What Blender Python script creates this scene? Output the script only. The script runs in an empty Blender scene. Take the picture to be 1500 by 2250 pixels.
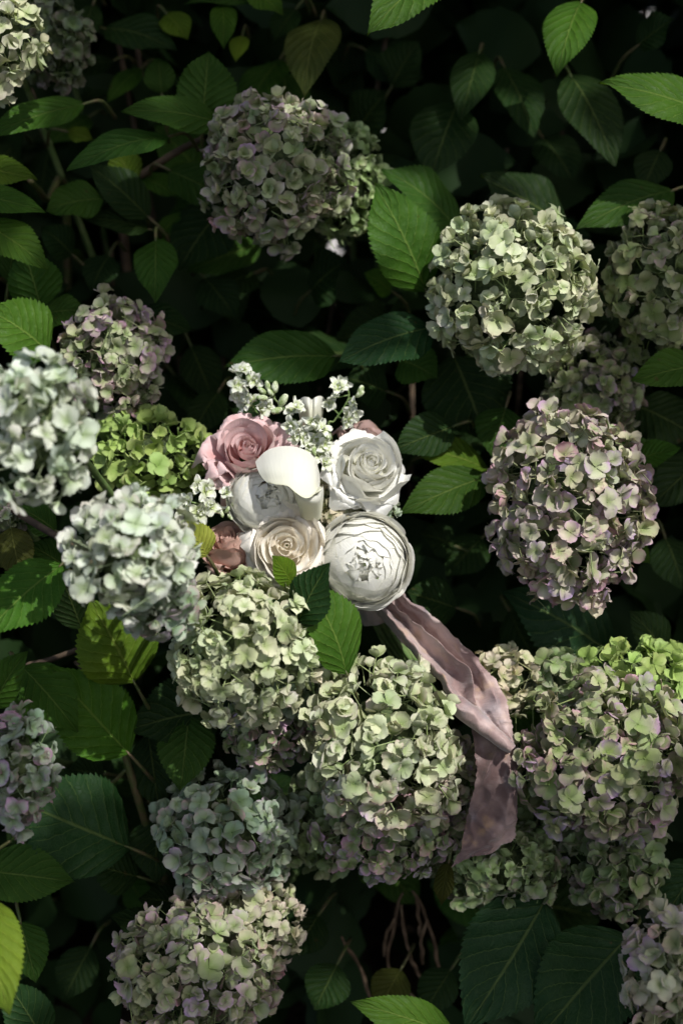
import bpy, math, random
import numpy as np
from mathutils import Vector, Matrix, noise

random.seed(11)
SC = bpy.context.scene
COL = SC.collection

# ------------------------------------------------------------------ camera
PITCH = math.radians(25.0)
FWD = Vector((0, math.cos(PITCH), -math.sin(PITCH)))
UPV = Vector((0, math.sin(PITCH), math.cos(PITCH)))
RGT = Vector((1, 0, 0))
CAM = Vector((0, -1.27, 1.36))
FPX = 50.0 / 36.0 * 2250.0
camd = bpy.data.cameras.new('camera')
cam = bpy.data.objects.new('camera', camd)
COL.objects.link(cam)
cam.location = CAM
cam.rotation_euler = (math.radians(90) - PITCH, 0, 0)
camd.lens = 50
camd.sensor_width = 36
camd.clip_start = 0.05
camd.clip_end = 2000
camd.dof.use_dof = True
camd.dof.focus_distance = 1.345
camd.dof.aperture_fstop = 2.6
SC.camera = cam

# ------------------------------------------------------------------ sky, sun, exposure
SUN_TO = Vector((0.36, -0.42, 0.83)).normalized()
elev = math.asin(SUN_TO.z)
world = bpy.data.worlds.new('World')
SC.world = world
world.use_nodes = True
wn = world.node_tree.nodes
bg = wn['Background']
sky = wn.new('ShaderNodeTexSky')
sky.sky_type = 'NISHITA'
sky.sun_disc = False
sky.sun_elevation = elev
sky.sun_rotation = math.atan2(SUN_TO.x, SUN_TO.y)
sky.air_density = 1.0
sky.dust_density = 4.0
sky.ozone_density = 0.5
world.node_tree.links.new(sky.outputs[0], bg.inputs[0])
bg.inputs[1].default_value = 0.105
sund = bpy.data.lights.new('sun', 'SUN')
sund.energy = 3.4
sund.angle = math.radians(0.6)
sund.color = (1.0, 0.975, 0.94)
sun = bpy.data.objects.new('sun', sund)
COL.objects.link(sun)
sun.location = SUN_TO * 8
sun.rotation_euler = (-SUN_TO).to_track_quat('-Z', 'Y').to_euler()
SC.view_settings.view_transform = 'Standard'
SC.view_settings.look = 'None'
SC.view_settings.gamma = 1.0
SC.view_settings.use_curve_mapping = False
SC.view_settings.exposure = 0.55
SC.render.engine = 'CYCLES'
SC.cycles.use_denoising = True
SC.cycles.use_adaptive_sampling = True
SC.cycles.adaptive_threshold = 0.03
SC.cycles.use_light_tree = False
SC.cycles.caustics_reflective = False
SC.cycles.caustics_refractive = False
SC.cycles.max_bounces = 6
SC.cycles.diffuse_bounces = 4
SC.cycles.glossy_bounces = 2
SC.cycles.transmission_bounces = 3


# ------------------------------------------------------------------ helpers
def P(px, py, d):
    """point seen at photo pixel (1500x2250) at depth d metres along the view axis"""
    return CAM + RGT * ((px - 750) / FPX * d) + UPV * ((1125 - py) / FPX * d) + FWD * d


def camvec(x, y, z):
    """vector given as right, up, towards the viewer"""
    return RGT * x + UPV * y - FWD * z


def to_px(v):
    r = v - CAM
    d = r.dot(FWD)
    return 750 + r.dot(RGT) / d * FPX, 1125 - r.dot(UPV) / d * FPX, d


def mesh(name, verts, faces, uvs=None, attr=None, smooth=True):
    me = bpy.data.meshes.new(name)
    me.from_pydata([tuple(v) for v in verts], [], faces)
    if uvs is not None:
        lay = me.uv_layers.new(name='uv')
        arr = np.asarray(uvs, dtype=np.float32)
        idx = np.empty(len(me.loops), dtype=np.int32)
        me.loops.foreach_get('vertex_index', idx)
        lay.data.foreach_set('uv', arr[idx].ravel())
    if attr is not None:
        a = me.attributes.new('rnd', 'FLOAT', 'POINT')
        a.data.foreach_set('value', np.asarray(attr, dtype=np.float32))
    if smooth:
        me.polygons.foreach_set('use_smooth', [True] * len(me.polygons))
    me.update()
    return me


def obj(name, me, mat=None, parent=None):
    o = bpy.data.objects.new(name, me)
    COL.objects.link(o)
    if mat is not None and me is not None and len(me.materials) == 0:
        me.materials.append(mat)
    if parent is not None:
        o.parent = parent
    return o


def empty(name, loc, label, cat, group=None):
    o = bpy.data.objects.new(name, None)
    o.empty_display_size = 0.02
    COL.objects.link(o)
    o.location = loc
    o['label'] = label
    o['category'] = cat
    if group:
        o['group'] = group
    return o


def grid_faces(nr, nc, off=0):
    f = []
    for i in range(nr - 1):
        for j in range(nc - 1):
            a = off + i * nc + j
            f.append((a, a + 1, a + nc + 1, a + nc))
    return f


def catmull(pts, n):
    """resample the first axis of pts (k,...) with n samples per span"""
    pts = np.asarray(pts, float)
    k = len(pts)
    ext = np.concatenate([[2 * pts[0] - pts[1]], pts, [2 * pts[-1] - pts[-2]]])
    out = []
    for i in range(k - 1):
        p0, p1, p2, p3 = ext[i], ext[i + 1], ext[i + 2], ext[i + 3]
        for s in range(n):
            t = s / n
            out.append(0.5 * (2 * p1 + (p2 - p0) * t + (2 * p0 - 5 * p1 + 4 * p2 - p3) * t * t + (3 * p1 - p0 - 3 * p2 + p3) * t ** 3))
    out.append(pts[-1])
    return np.array(out)


def tube_data(pts, radii, sides=7, sub=6):
    pts = catmull([tuple(p) for p in pts], sub)
    n = len(pts)
    radii = np.interp(np.linspace(0, 1, n), np.linspace(0, 1, len(radii)), radii)
    V, F, U = [], [], []
    ref = Vector((0.31, 0.2, 0.93))
    for i in range(n):
        t = Vector(pts[min(i + 1, n - 1)] - pts[max(i - 1, 0)])
        t.normalize()
        a = t.cross(ref)
        if a.length < 1e-4:
            a = t.cross(Vector((1, 0, 0)))
        a.normalize()
        b = t.cross(a)
        for j in range(sides):
            an = 2 * math.pi * j / sides
            V.append(Vector(pts[i]) + (a * math.cos(an) + b * math.sin(an)) * radii[i])
            U.append((j / sides, i / n))
    for i in range(n - 1):
        for j in range(sides):
            k = (j + 1) % sides
            F.append((i * sides + j, i * sides + k, (i + 1) * sides + k, (i + 1) * sides + j))
    F.append(tuple(range(sides - 1, -1, -1)))
    F.append(tuple((n - 1) * sides + j for j in range(sides)))
    return V, F, U


def tube(name, pts, radii, mat, parent=None, origin=None, sides=7, sub=6):
    V, F, U = tube_data(pts, radii, sides, sub)
    if origin is not None:
        V = [v - origin for v in V]
    return obj(name, mesh(name, V, F, U), mat, parent)


def ellipsoid_data(center, axis, ra, rb, nu=8, nv=7):
    """spindle along axis: half length ra, radius rb"""
    axis = axis.normalized()
    a = axis.orthogonal().normalized()
    b = axis.cross(a)
    V, F, U = [], [], []
    for i in range(nv + 1):
        th = math.pi * i / nv
        for j in range(nu):
            ph = 2 * math.pi * j / nu
            V.append(center - axis * ra * math.cos(th) + (a * math.cos(ph) + b * math.sin(ph)) * rb * max(0.02, math.sin(th)))
            U.append((j / nu, i / nv))
    for i in range(nv):
        for j in range(nu):
            k = (j + 1) % nu
            F.append((i * nu + j, i * nu + k, (i + 1) * nu + k, (i + 1) * nu + j))
    return V, F, U


# ------------------------------------------------------------------ materials
class NT:
    def __init__(self, name):
        self.m = bpy.data.materials.new(name)
        self.m.use_nodes = True
        self.t = self.m.node_tree
        self.n = self.t.nodes
        self.n.clear()
        self.out = self.n.new('ShaderNodeOutputMaterial')

    def new(self, kind, **kw):
        nd = self.n.new(kind)
        for k, v in kw.items():
            setattr(nd, k, v)
        return nd

    def link(self, a, b):
        self.t.links.new(a, b)

    def put(self, sock, v):
        if isinstance(v, bpy.types.NodeSocket):
            self.link(v, sock)
        else:
            sock.default_value = v

    def math(self, op, a, b=None, c=None, clamp=False):
        nd = self.new('ShaderNodeMath', operation=op, use_clamp=clamp)
        self.put(nd.inputs[0], a)
        if b is not None:
            self.put(nd.inputs[1], b)
        if c is not None:
            self.put(nd.inputs[2], c)
        return nd.outputs[0]

    def step(self, x, lo, hi, a=0.0, b=1.0):
        nd = self.new('ShaderNodeMapRange', interpolation_type='SMOOTHSTEP')
        self.put(nd.inputs[0], x)
        nd.inputs[1].default_value = lo
        nd.inputs[2].default_value = hi
        nd.inputs[3].default_value = a
        nd.inputs[4].default_value = b
        return nd.outputs[0]

    def mix(self, f, a, b, mode='MIX'):
        nd = self.new('ShaderNodeMix', data_type='RGBA', blend_type=mode)
        self.put(nd.inputs[0], f)
        for s, v in ((nd.inputs[6], a), (nd.inputs[7], b)):
            self.put(s, v if isinstance(v, bpy.types.NodeSocket) else (*v, 1.0) if len(v) == 3 else v)
        return nd.outputs[2]

    def noise(self, scale, detail=3.0, vec=None, rough=0.5):
        nd = self.new('ShaderNodeTexNoise')
        nd.inputs['Scale'].default_value = scale
        nd.inputs['Detail'].default_value = detail
        nd.inputs['Roughness'].default_value = rough
        if vec is not None:
            self.link(vec, nd.inputs['Vector'])
        return nd.outputs[0]

    def bump(self, h, strength, dist=0.001, normal=None):
        nd = self.new('ShaderNodeBump')
        nd.inputs['Strength'].default_value = strength
        nd.inputs['Distance'].default_value = dist
        self.link(h, nd.inputs['Height'])
        if normal is not None:
            self.link(normal, nd.inputs['Normal'])
        return nd.outputs[0]

    def thin(self, color, trans, mixf, rough, spec=0.3, normal=None, sheen=0.0):
        """thin leaf or petal: principled front with translucence"""
        p = self.new('ShaderNodeBsdfPrincipled')
        self.put(p.inputs['Base Color'], color)
        self.put(p.inputs['Roughness'], rough)
        p.inputs['Specular IOR Level'].default_value = spec
        p.inputs['Sheen Weight'].default_value = sheen
        t = self.new('ShaderNodeBsdfTranslucent')
        self.put(t.inputs[0], trans)
        if normal is not None:
            self.link(normal, p.inputs['Normal'])
            self.link(normal, t.inputs['Normal'])
        ms = self.new('ShaderNodeMixShader')
        self.put(ms.inputs[0], mixf)
        self.link(p.outputs[0], ms.inputs[1])
        self.link(t.outputs[0], ms.inputs[2])
        self.link(ms.outputs[0], self.out.inputs[0])
        return self.m

    def solid(self, color, rough, spec=0.3, normal=None, sheen=0.0):
        p = self.new('ShaderNodeBsdfPrincipled')
        self.put(p.inputs['Base Color'], color)
        self.put(p.inputs['Roughness'], rough)
        p.inputs['Specular IOR Level'].default_value = spec
        p.inputs['Sheen Weight'].default_value = sheen
        if normal is not None:
            self.link(normal, p.inputs['Normal'])
        self.link(p.outputs[0], self.out.inputs[0])
        return self.m


def leaf_material():
    n = NT('hydrangea_leaf')
    uv = n.new('ShaderNodeUVMap', uv_map='uv').outputs[0]
    sep = n.new('ShaderNodeSeparateXYZ')
    n.link(uv, sep.inputs[0])
    u, v = sep.outputs[0], sep.outputs[1]
    oi = n.new('ShaderNodeObjectInfo')
    geo = n.new('ShaderNodeNewGeometry')
    av = n.math('ABSOLUTE', v)
    wob = n.noise(9.0, 2.0, uv)
    # lateral veins sweep forward from the midrib
    sweep = n.math('MULTIPLY', n.math('POWER', av, 0.82), 0.30)
    c = n.math('SUBTRACT', u, sweep)
    c = n.math('ADD', c, n.math('MULTIPLY', n.math('SUBTRACT', wob, 0.5), 0.045))
    side = n.math('MULTIPLY', n.math('GREATER_THAN', v, 0.0), 0.35)
    saw = n.math('FRACT', n.math('ADD', n.math('MULTIPLY', c, 8.5), side))
    tri = n.math('ABSOLUTE', n.math('SUBTRACT', saw, 0.5))       # 0.5 at the vein
    vein = n.step(tri, 0.44, 0.495)
    vein = n.math('MULTIPLY', vein, n.step(av, 0.75, 1.0, 1.0, 0.25))
    mid = n.step(av, 0.012, 0.05, 1.0, 0.0)
    vor = n.new('ShaderNodeTexVoronoi', feature='DISTANCE_TO_EDGE')
    mp = n.new('ShaderNodeMapping')
    mp.inputs['Scale'].default_value = (30, 9, 1)
    n.link(uv, mp.inputs[0])
    n.link(mp.outputs[0], vor.inputs['Vector'])
    vor.inputs['Scale'].default_value = 1.0
    net = n.step(vor.outputs[0], 0.0, 0.10, 1.0, 0.0)
    pillow = n.math('SUBTRACT', 1.0, n.math('POWER', n.math('MULTIPLY', tri, 2.0), 2.5))
    h = n.math('ADD', n.math('MULTIPLY', pillow, 0.75), n.math('MULTIPLY', net, -0.16))
    h = n.math('ADD', h, n.math('MULTIPLY', mid, -0.5))
    nor = n.bump(h, 0.95, 0.0016)
    base = oi.outputs['Color']
    blot = n.noise(26.0, 3.0, geo.outputs['Position'])
    col = n.mix(n.step(blot, 0.3, 0.75), base, n.mix(1.0, base, (0.62, 0.72, 0.62), 'MULTIPLY'))
    pale = n.mix(0.5, n.mix(1.0, base, (2.3, 1.9, 1.9), 'MULTIPLY'), (0.16, 0.20, 0.06))
    col = n.mix(n.math('MULTIPLY', vein, 0.48), col, pale)
    col = n.mix(n.math('MULTIPLY', net, 0.10), col, pale)
    col = n.mix(n.math('MULTIPLY', mid, 0.75), col, pale)
    # worn brown flecks
    fl = n.step(n.noise(75.0, 2.0, geo.outputs['Position']), 0.735, 0.78)
    col = n.mix(n.math('MULTIPLY', fl, 0.6), col, (0.07, 0.045, 0.015))
    rough = n.step(blot, 0.3, 0.7, 0.42, 0.58)
    trans = n.mix(1.0, col, (2.6, 2.2, 0.9), 'MULTIPLY')
    return n.thin(col, trans, 0.30, rough, 0.12, nor)


def floret_material():
    n = NT('hydrangea_floret')
    uv = n.new('ShaderNodeUVMap', uv_map='uv').outputs[0]
    sep = n.new('ShaderNodeSeparateXYZ')
    n.link(uv, sep.inputs[0])
    s, t = sep.outputs[0], sep.outputs[1]
    oi = n.new('ShaderNodeObjectInfo')
    geo = n.new('ShaderNodeNewGeometry')
    rnd = n.new('ShaderNodeAttribute', attribute_name='rnd').outputs['Fac']
    asx = n.math('ABSOLUTE', s)
    edge = n.math('MAXIMUM', n.step(t, 0.55, 1.0), n.step(asx, 0.45, 1.0))
    patch = n.noise(55.0, 2.0, geo.outputs['Position'])
    amt = n.math('MULTIPLY', oi.outputs['Alpha'], n.math('ADD', n.math('MULTIPLY', edge, 0.75), n.step(patch, 0.35, 0.7, 0.0, 0.7)))
    amt = n.math('MULTIPLY', amt, n.step(rnd, 0.1, 0.9, 0.5, 1.25), clamp=True)
    tint = n.mix(oi.outputs['Random'], (0.52, 0.28, 0.34), (0.44, 0.32, 0.49))
    col = n.mix(amt, oi.outputs['Color'], tint)
    # green throat, pale veins
    col = n.mix(n.step(t, 0.0, 0.60, 0.75, 0.0), col, n.mix(0.55, n.mix(1.0, oi.outputs['Color'], (0.62, 0.74, 0.42), 'MULTIPLY'), (0.15, 0.23, 0.05)))
    fan = n.math('DIVIDE', s, n.math('ADD', t, 0.25))
    wv = n.math('ABSOLUTE', n.math('SINE', n.math('MULTIPLY', n.math('ADD', fan, n.math('MULTIPLY', patch, 0.25)), 17.0)))
    vein = n.step(wv, 0.0, 0.3, 1.0, 0.0)
    col = n.mix(n.math('MULTIPLY', vein, 0.22), col, n.mix(1.0, col, (0.62, 0.70, 0.55), 'MULTIPLY'))
    col = n.mix(n.step(rnd, 0.0, 1.0, 0.0, 0.18), col, n.mix(1.0, col, (0.7, 0.75, 0.6), 'MULTIPLY'))
    # brown flecks of age
    fl = n.step(n.noise(120.0, 1.0, geo.outputs['Position']), 0.76, 0.80)
    col = n.mix(n.math('MULTIPLY', fl, 0.5), col, (0.16, 0.08, 0.03))
    nor = n.bump(n.math('MULTIPLY', vein, -0.6), 0.35, 0.0004)
    trans = n.mix(1.0, col, (1.0, 1.05, 0.62), 'MULTIPLY')
    return n.thin(col, trans, 0.20, 0.55, 0.25, nor, 0.05)


def petal_material(name, inner, outer, tip=None, vein=0.12, mixf=0.25, rough=0.5):
    n = NT(name)
    uv = n.new('ShaderNodeUVMap', uv_map='uv').outputs[0]
    sep = n.new('ShaderNodeSeparateXYZ')
    n.link(uv, sep.inputs[0])
    s, t = sep.outputs[0], sep.outputs[1]
    geo = n.new('ShaderNodeNewGeometry')
    col = n.mix(n.step(t, 0.15, 0.8), inner, outer)
    if tip:
        b = n.noise(90.0, 2.0, geo.outputs['Position'])
        col = n.mix(n.math('MULTIPLY', n.step(t, 0.90, 1.0), n.step(b, 0.35, 0.65)), col, tip)
    w = n.new('ShaderNodeTexNoise')
    w.inputs['Scale'].default_value = 1.0
    w.inputs['Detail'].default_value = 3.0
    mp = n.new('ShaderNodeMapping')
    mp.inputs['Scale'].default_value = (22, 1.6, 1)
    n.link(uv, mp.inputs[0])
    n.link(mp.outputs[0], w.inputs['Vector'])
    col = n.mix(n.step(w.outputs[0], 0.4, 0.75, 0.0, vein), col, n.mix(1.0, col, (0.78, 0.78, 0.62), 'MULTIPLY'))
    nor = n.bump(n.math('ADD', w.outputs[0], n.math('MULTIPLY', n.noise(220.0, 3.0, geo.outputs['Position']), 0.4)), 0.35, 0.0007)
    trans = n.mix(1.0, col, (1.0, 0.97, 0.86), 'MULTIPLY')
    return n.thin(col, trans, mixf, rough, 0.25, nor, 0.08)


def stem_material(name, a, b, rough=0.6, scale=60.0):
    n = NT(name)
    geo = n.new('ShaderNodeNewGeometry')
    f = n.noise(scale, 4.0, geo.outputs['Position'])
    col = n.mix(n.step(f, 0.35, 0.7), a, b)
    return n.solid(col, rough, 0.25, n.bump(f, 0.5, 0.001))


M_LEAF = leaf_material()
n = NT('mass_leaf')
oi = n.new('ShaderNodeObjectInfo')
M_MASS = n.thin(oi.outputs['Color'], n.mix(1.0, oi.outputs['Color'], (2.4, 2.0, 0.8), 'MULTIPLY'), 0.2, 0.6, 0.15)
M_FLORET = floret_material()
M_WHITE = petal_material('white_petal', (0.80, 0.80, 0.66), (0.86, 0.86, 0.82), (0.82, 0.80, 0.72), 0.06)
M_RANUN = petal_material('ranunculus_petal', (0.77, 0.78, 0.60), (0.81, 0.81, 0.76), None, 0.06, 0.30)
M_CREAM = petal_material('cream_petal', (0.88, 0.81, 0.68), (0.89, 0.85, 0.78), (0.85, 0.80, 0.72), 0.05, 0.32)
M_PINK = petal_material('pink_petal', (0.62, 0.30, 0.28), (0.72, 0.53, 0.53), (0.62, 0.42, 0.40))
M_BLUSH = petal_material('blush_petal', (0.62, 0.32, 0.24), (0.66, 0.45, 0.38), (0.52, 0.34, 0.28))
M_MAUVE = petal_material('mauve_petal', (0.36, 0.20, 0.18), (0.46, 0.32, 0.29), (0.34, 0.22, 0.16))
M_CALLA = petal_material('calla_petal', (0.74, 0.74, 0.66), (0.72, 0.72, 0.56), None, 0.05, 0.25, 0.38)
M_DELPH = petal_material('larkspur_petal', (0.42, 0.50, 0.20), (0.74, 0.76, 0.68), (0.52, 0.60, 0.36))
M_BUD = stem_material('bud_green', (0.20, 0.27, 0.10), (0.58, 0.62, 0.46), 0.55, 260)
M_STEM = stem_material('green_stem', (0.10, 0.17, 0.05), (0.17, 0.22, 0.09), 0.55, 90)
M_STALK = stem_material('leaf_stalk', (0.055, 0.080, 0.022), (0.10, 0.075, 0.040), 0.5, 70)
M_WOOD = stem_material('woody_stem', (0.045, 0.032, 0.022), (0.12, 0.085, 0.055), 0.85, 45)
M_TWIG = stem_material('dry_twig', (0.10, 0.065, 0.04), (0.20, 0.14, 0.09), 0.85, 60)
M_CORE = stem_material('flower_stalks', (0.035, 0.055, 0.02), (0.10, 0.13, 0.05), 0.8, 220)
M_EYE = stem_material('flower_eye', (0.35, 0.36, 0.12), (0.16, 0.10, 0.04), 0.6, 300)

# ------------------------------------------------------------------ ground, path
n = NT('leaf_mould_soil')
geo = n.new('ShaderNodeNewGeometry')
f = n.noise(14.0, 6.0, geo.outputs['Position'], 0.65)
soil = n.solid(n.mix(n.step(f, 0.3, 0.7), (0.012, 0.010, 0.008), (0.05, 0.038, 0.025)), 0.95, 0.1, n.bump(f, 1.0, 0.02))
n = NT('pale_gravel')
geo = n.new('ShaderNodeNewGeometry')
v = n.new('ShaderNodeTexVoronoi')
v.inputs['Scale'].default_value = 60
n.link(geo.outputs['Position'], v.inputs['Vector'])
gravel = n.solid(n.mix(v.outputs['Distance'], (0.62, 0.60, 0.57), (0.42, 0.40, 0.37)), 0.9, 0.2, n.bump(v.outputs['Distance'], 0.8, 0.01))
o = obj('ground', mesh('ground', [(-300, -300, 0), (300, -300, 0), (300, 300, 0), (-300, 300, 0)], [(0, 1, 2, 3)], smooth=False), soil)
o['kind'] = 'structure'
o = obj('path', mesh('path', [(-30, 2.2, 0.004), (30, 2.2, 0.004), (30, 16.0, 0.004), (-30, 16.0, 0.004)], [(0, 1, 2, 3)], smooth=False), gravel)
o['kind'] = 'structure'

# ------------------------------------------------------------------ leaves
LU = [0, .03, .08, .16, .28, .40, .52, .66, .78, .87, .94, .975, 1.0]
LW = [.04, .22, .50, .78, .96, 1.0, .95, .77, .53, .30, .125, .06, .0]


def leaf_data(L, W, teeth=22, cols=4, arch=0.08, fold=0.18, wave=0.05, bend=0.0, tdepth=0.055, seed=0):
    """leaf blade in local axes: x along, y across, z out; base at origin. W is the half width"""
    rs = random.Random(seed)
    rows = teeth * 3 + 1
    vs = [k / cols for k in range(cols + 1)]
    vs = [-x for x in vs[:0:-1]] + vs
    V, U = [], []
    p1, p2 = rs.uniform(0, 6), rs.uniform(0, 6)
    asym = rs.uniform(-0.07, 0.07)
    for i in range(rows):
        u = i / (rows - 1)
        w = np.interp(u, LU, LW)
        ph = i % 3
        tooth = (0.0, 0.45, 1.0)[ph]
        k = math.sin(math.pi * min(1, max(0, (u - 0.05) / 0.93))) ** 0.5 if 0.05 < u < 0.98 else 0
        yb = bend * L * math.sin(math.pi * u) * 0.5
        for v in vs:
            av = abs(v)
            e = 1 + (tdepth * tooth * k * (0.8 + 0.4 * rs.random()) if av > 0.999 else 0)
            ww = w * (1 + asym * (1 if v > 0 else -1))
            y = v * ww * W * e + yb
            x = u * L + (0.018 * L * tooth * k if av > 0.999 else 0) + 0.02 * L * av * k
            z = arch * L * 4 * u * (1 - u)
            z += W * ww * (fold * av - fold * 0.9 * av * av)
            z += wave * W * av * av * math.sin(u * 11 + (p1 if v > 0 else p2))
            # quilting between the side veins
            z += 0.012 * W * math.cos((u - 0.30 * av ** 0.82) * 8.5 * 2 * math.pi + (2.2 if v > 0 else 0)) * (1 - av) * 2.2 * (av > 0)
            z -= 0.05 * W * math.exp(-(av * 9) ** 2)
            V.append((x, y, z))
            U.append((u, v))
    return V, grid_faces(rows, len(vs)), U


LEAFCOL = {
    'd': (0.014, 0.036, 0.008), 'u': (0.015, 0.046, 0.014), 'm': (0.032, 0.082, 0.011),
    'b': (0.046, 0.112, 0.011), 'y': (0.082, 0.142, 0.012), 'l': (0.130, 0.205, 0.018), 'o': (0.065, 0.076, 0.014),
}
SHRUB_BASE = Vector((0, 0.42, 0))
shrub = empty('hydrangea_shrub', SHRUB_BASE, 'big leafy green hydrangea shrub with serrated leaves behind all the flower heads', 'shrub')
leaf_count = 0
LEAF_BASES = []


def add_leaf(bx, by, tx, ty, w, db, dt, roll=0.0, c='m', arch=0.08, bend=0.0, fold=0.2, tilt=0.55, stalk=0.035):
    global leaf_count
    leaf_count += 1
    seed = leaf_count
    rs = random.Random(seed * 7 + 3)
    A, B = P(bx, by, db), P(tx, ty, dt)
    ax = B - A
    L = ax.length
    ax.normalize()
    n0 = (-FWD * 0.75 + Vector((0, 0, 1)) * tilt).normalized()
    nz = (n0 - ax * n0.dot(ax)).normalized()
    nz = (Matrix.Rotation(math.radians(roll), 3, ax) @ nz).normalized()
    ay = nz.cross(ax)
    l2 = Vector((ax.dot(RGT), ax.dot(UPV)))
    l2.normalize()
    b2 = Vector((ay.dot(RGT), ay.dot(UPV)))
    fac = max(0.45, abs(b2.x * l2.y - b2.y * l2.x))
    W = 0.5 * w / FPX * 0.5 * (db + dt) / fac
    V, F, U = leaf_data(L, W, teeth=max(13, min(26, int(L / 0.0042))), arch=arch * rs.uniform(0.7, 1.3), fold=fold + rs.uniform(-0.1, 0.1),
                        wave=rs.uniform(0.04, 0.13), bend=bend + rs.uniform(-0.03, 0.03), tdepth=rs.uniform(0.055, 0.085), seed=seed)
    o = obj('leaf', mesh('leaf', V, F, U), M_LEAF, shrub)
    m = Matrix((ax, ay, nz)).transposed().to_4x4()
    m.translation = A - SHRUB_BASE
    o.matrix_local = m
    k = rs.uniform(0.85, 1.18)
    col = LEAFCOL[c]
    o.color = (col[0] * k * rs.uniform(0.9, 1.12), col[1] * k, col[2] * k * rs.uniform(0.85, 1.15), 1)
    # stalk running back into the shrub, in leaf axes
    back = Vector((-1, 0, 0))
    dn = m.to_3x3().transposed() @ (FWD * 0.9 + Vector((0, 0, -0.4)))
    p0 = Vector((0.012 * L * 3, 0, -0.0006))
    p1 = Vector((-0.004, 0, -0.0002))
    p2 = p1 + back * stalk * 0.5 + dn * stalk * 0.15
    p3 = p2 + back * stalk * 0.3 + dn * stalk * 0.9
    Vs, Fs, Us = tube_data([p0, p1, p2, p3], [0.0009, 0.0016, 0.0019, 0.0022], 6, 4)
    st = obj('leaf_stalk', mesh('leaf_stalk', Vs, Fs, Us), M_STALK, o)
    LEAF_BASES.append(m @ p3 + SHRUB_BASE)
    return o


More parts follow.
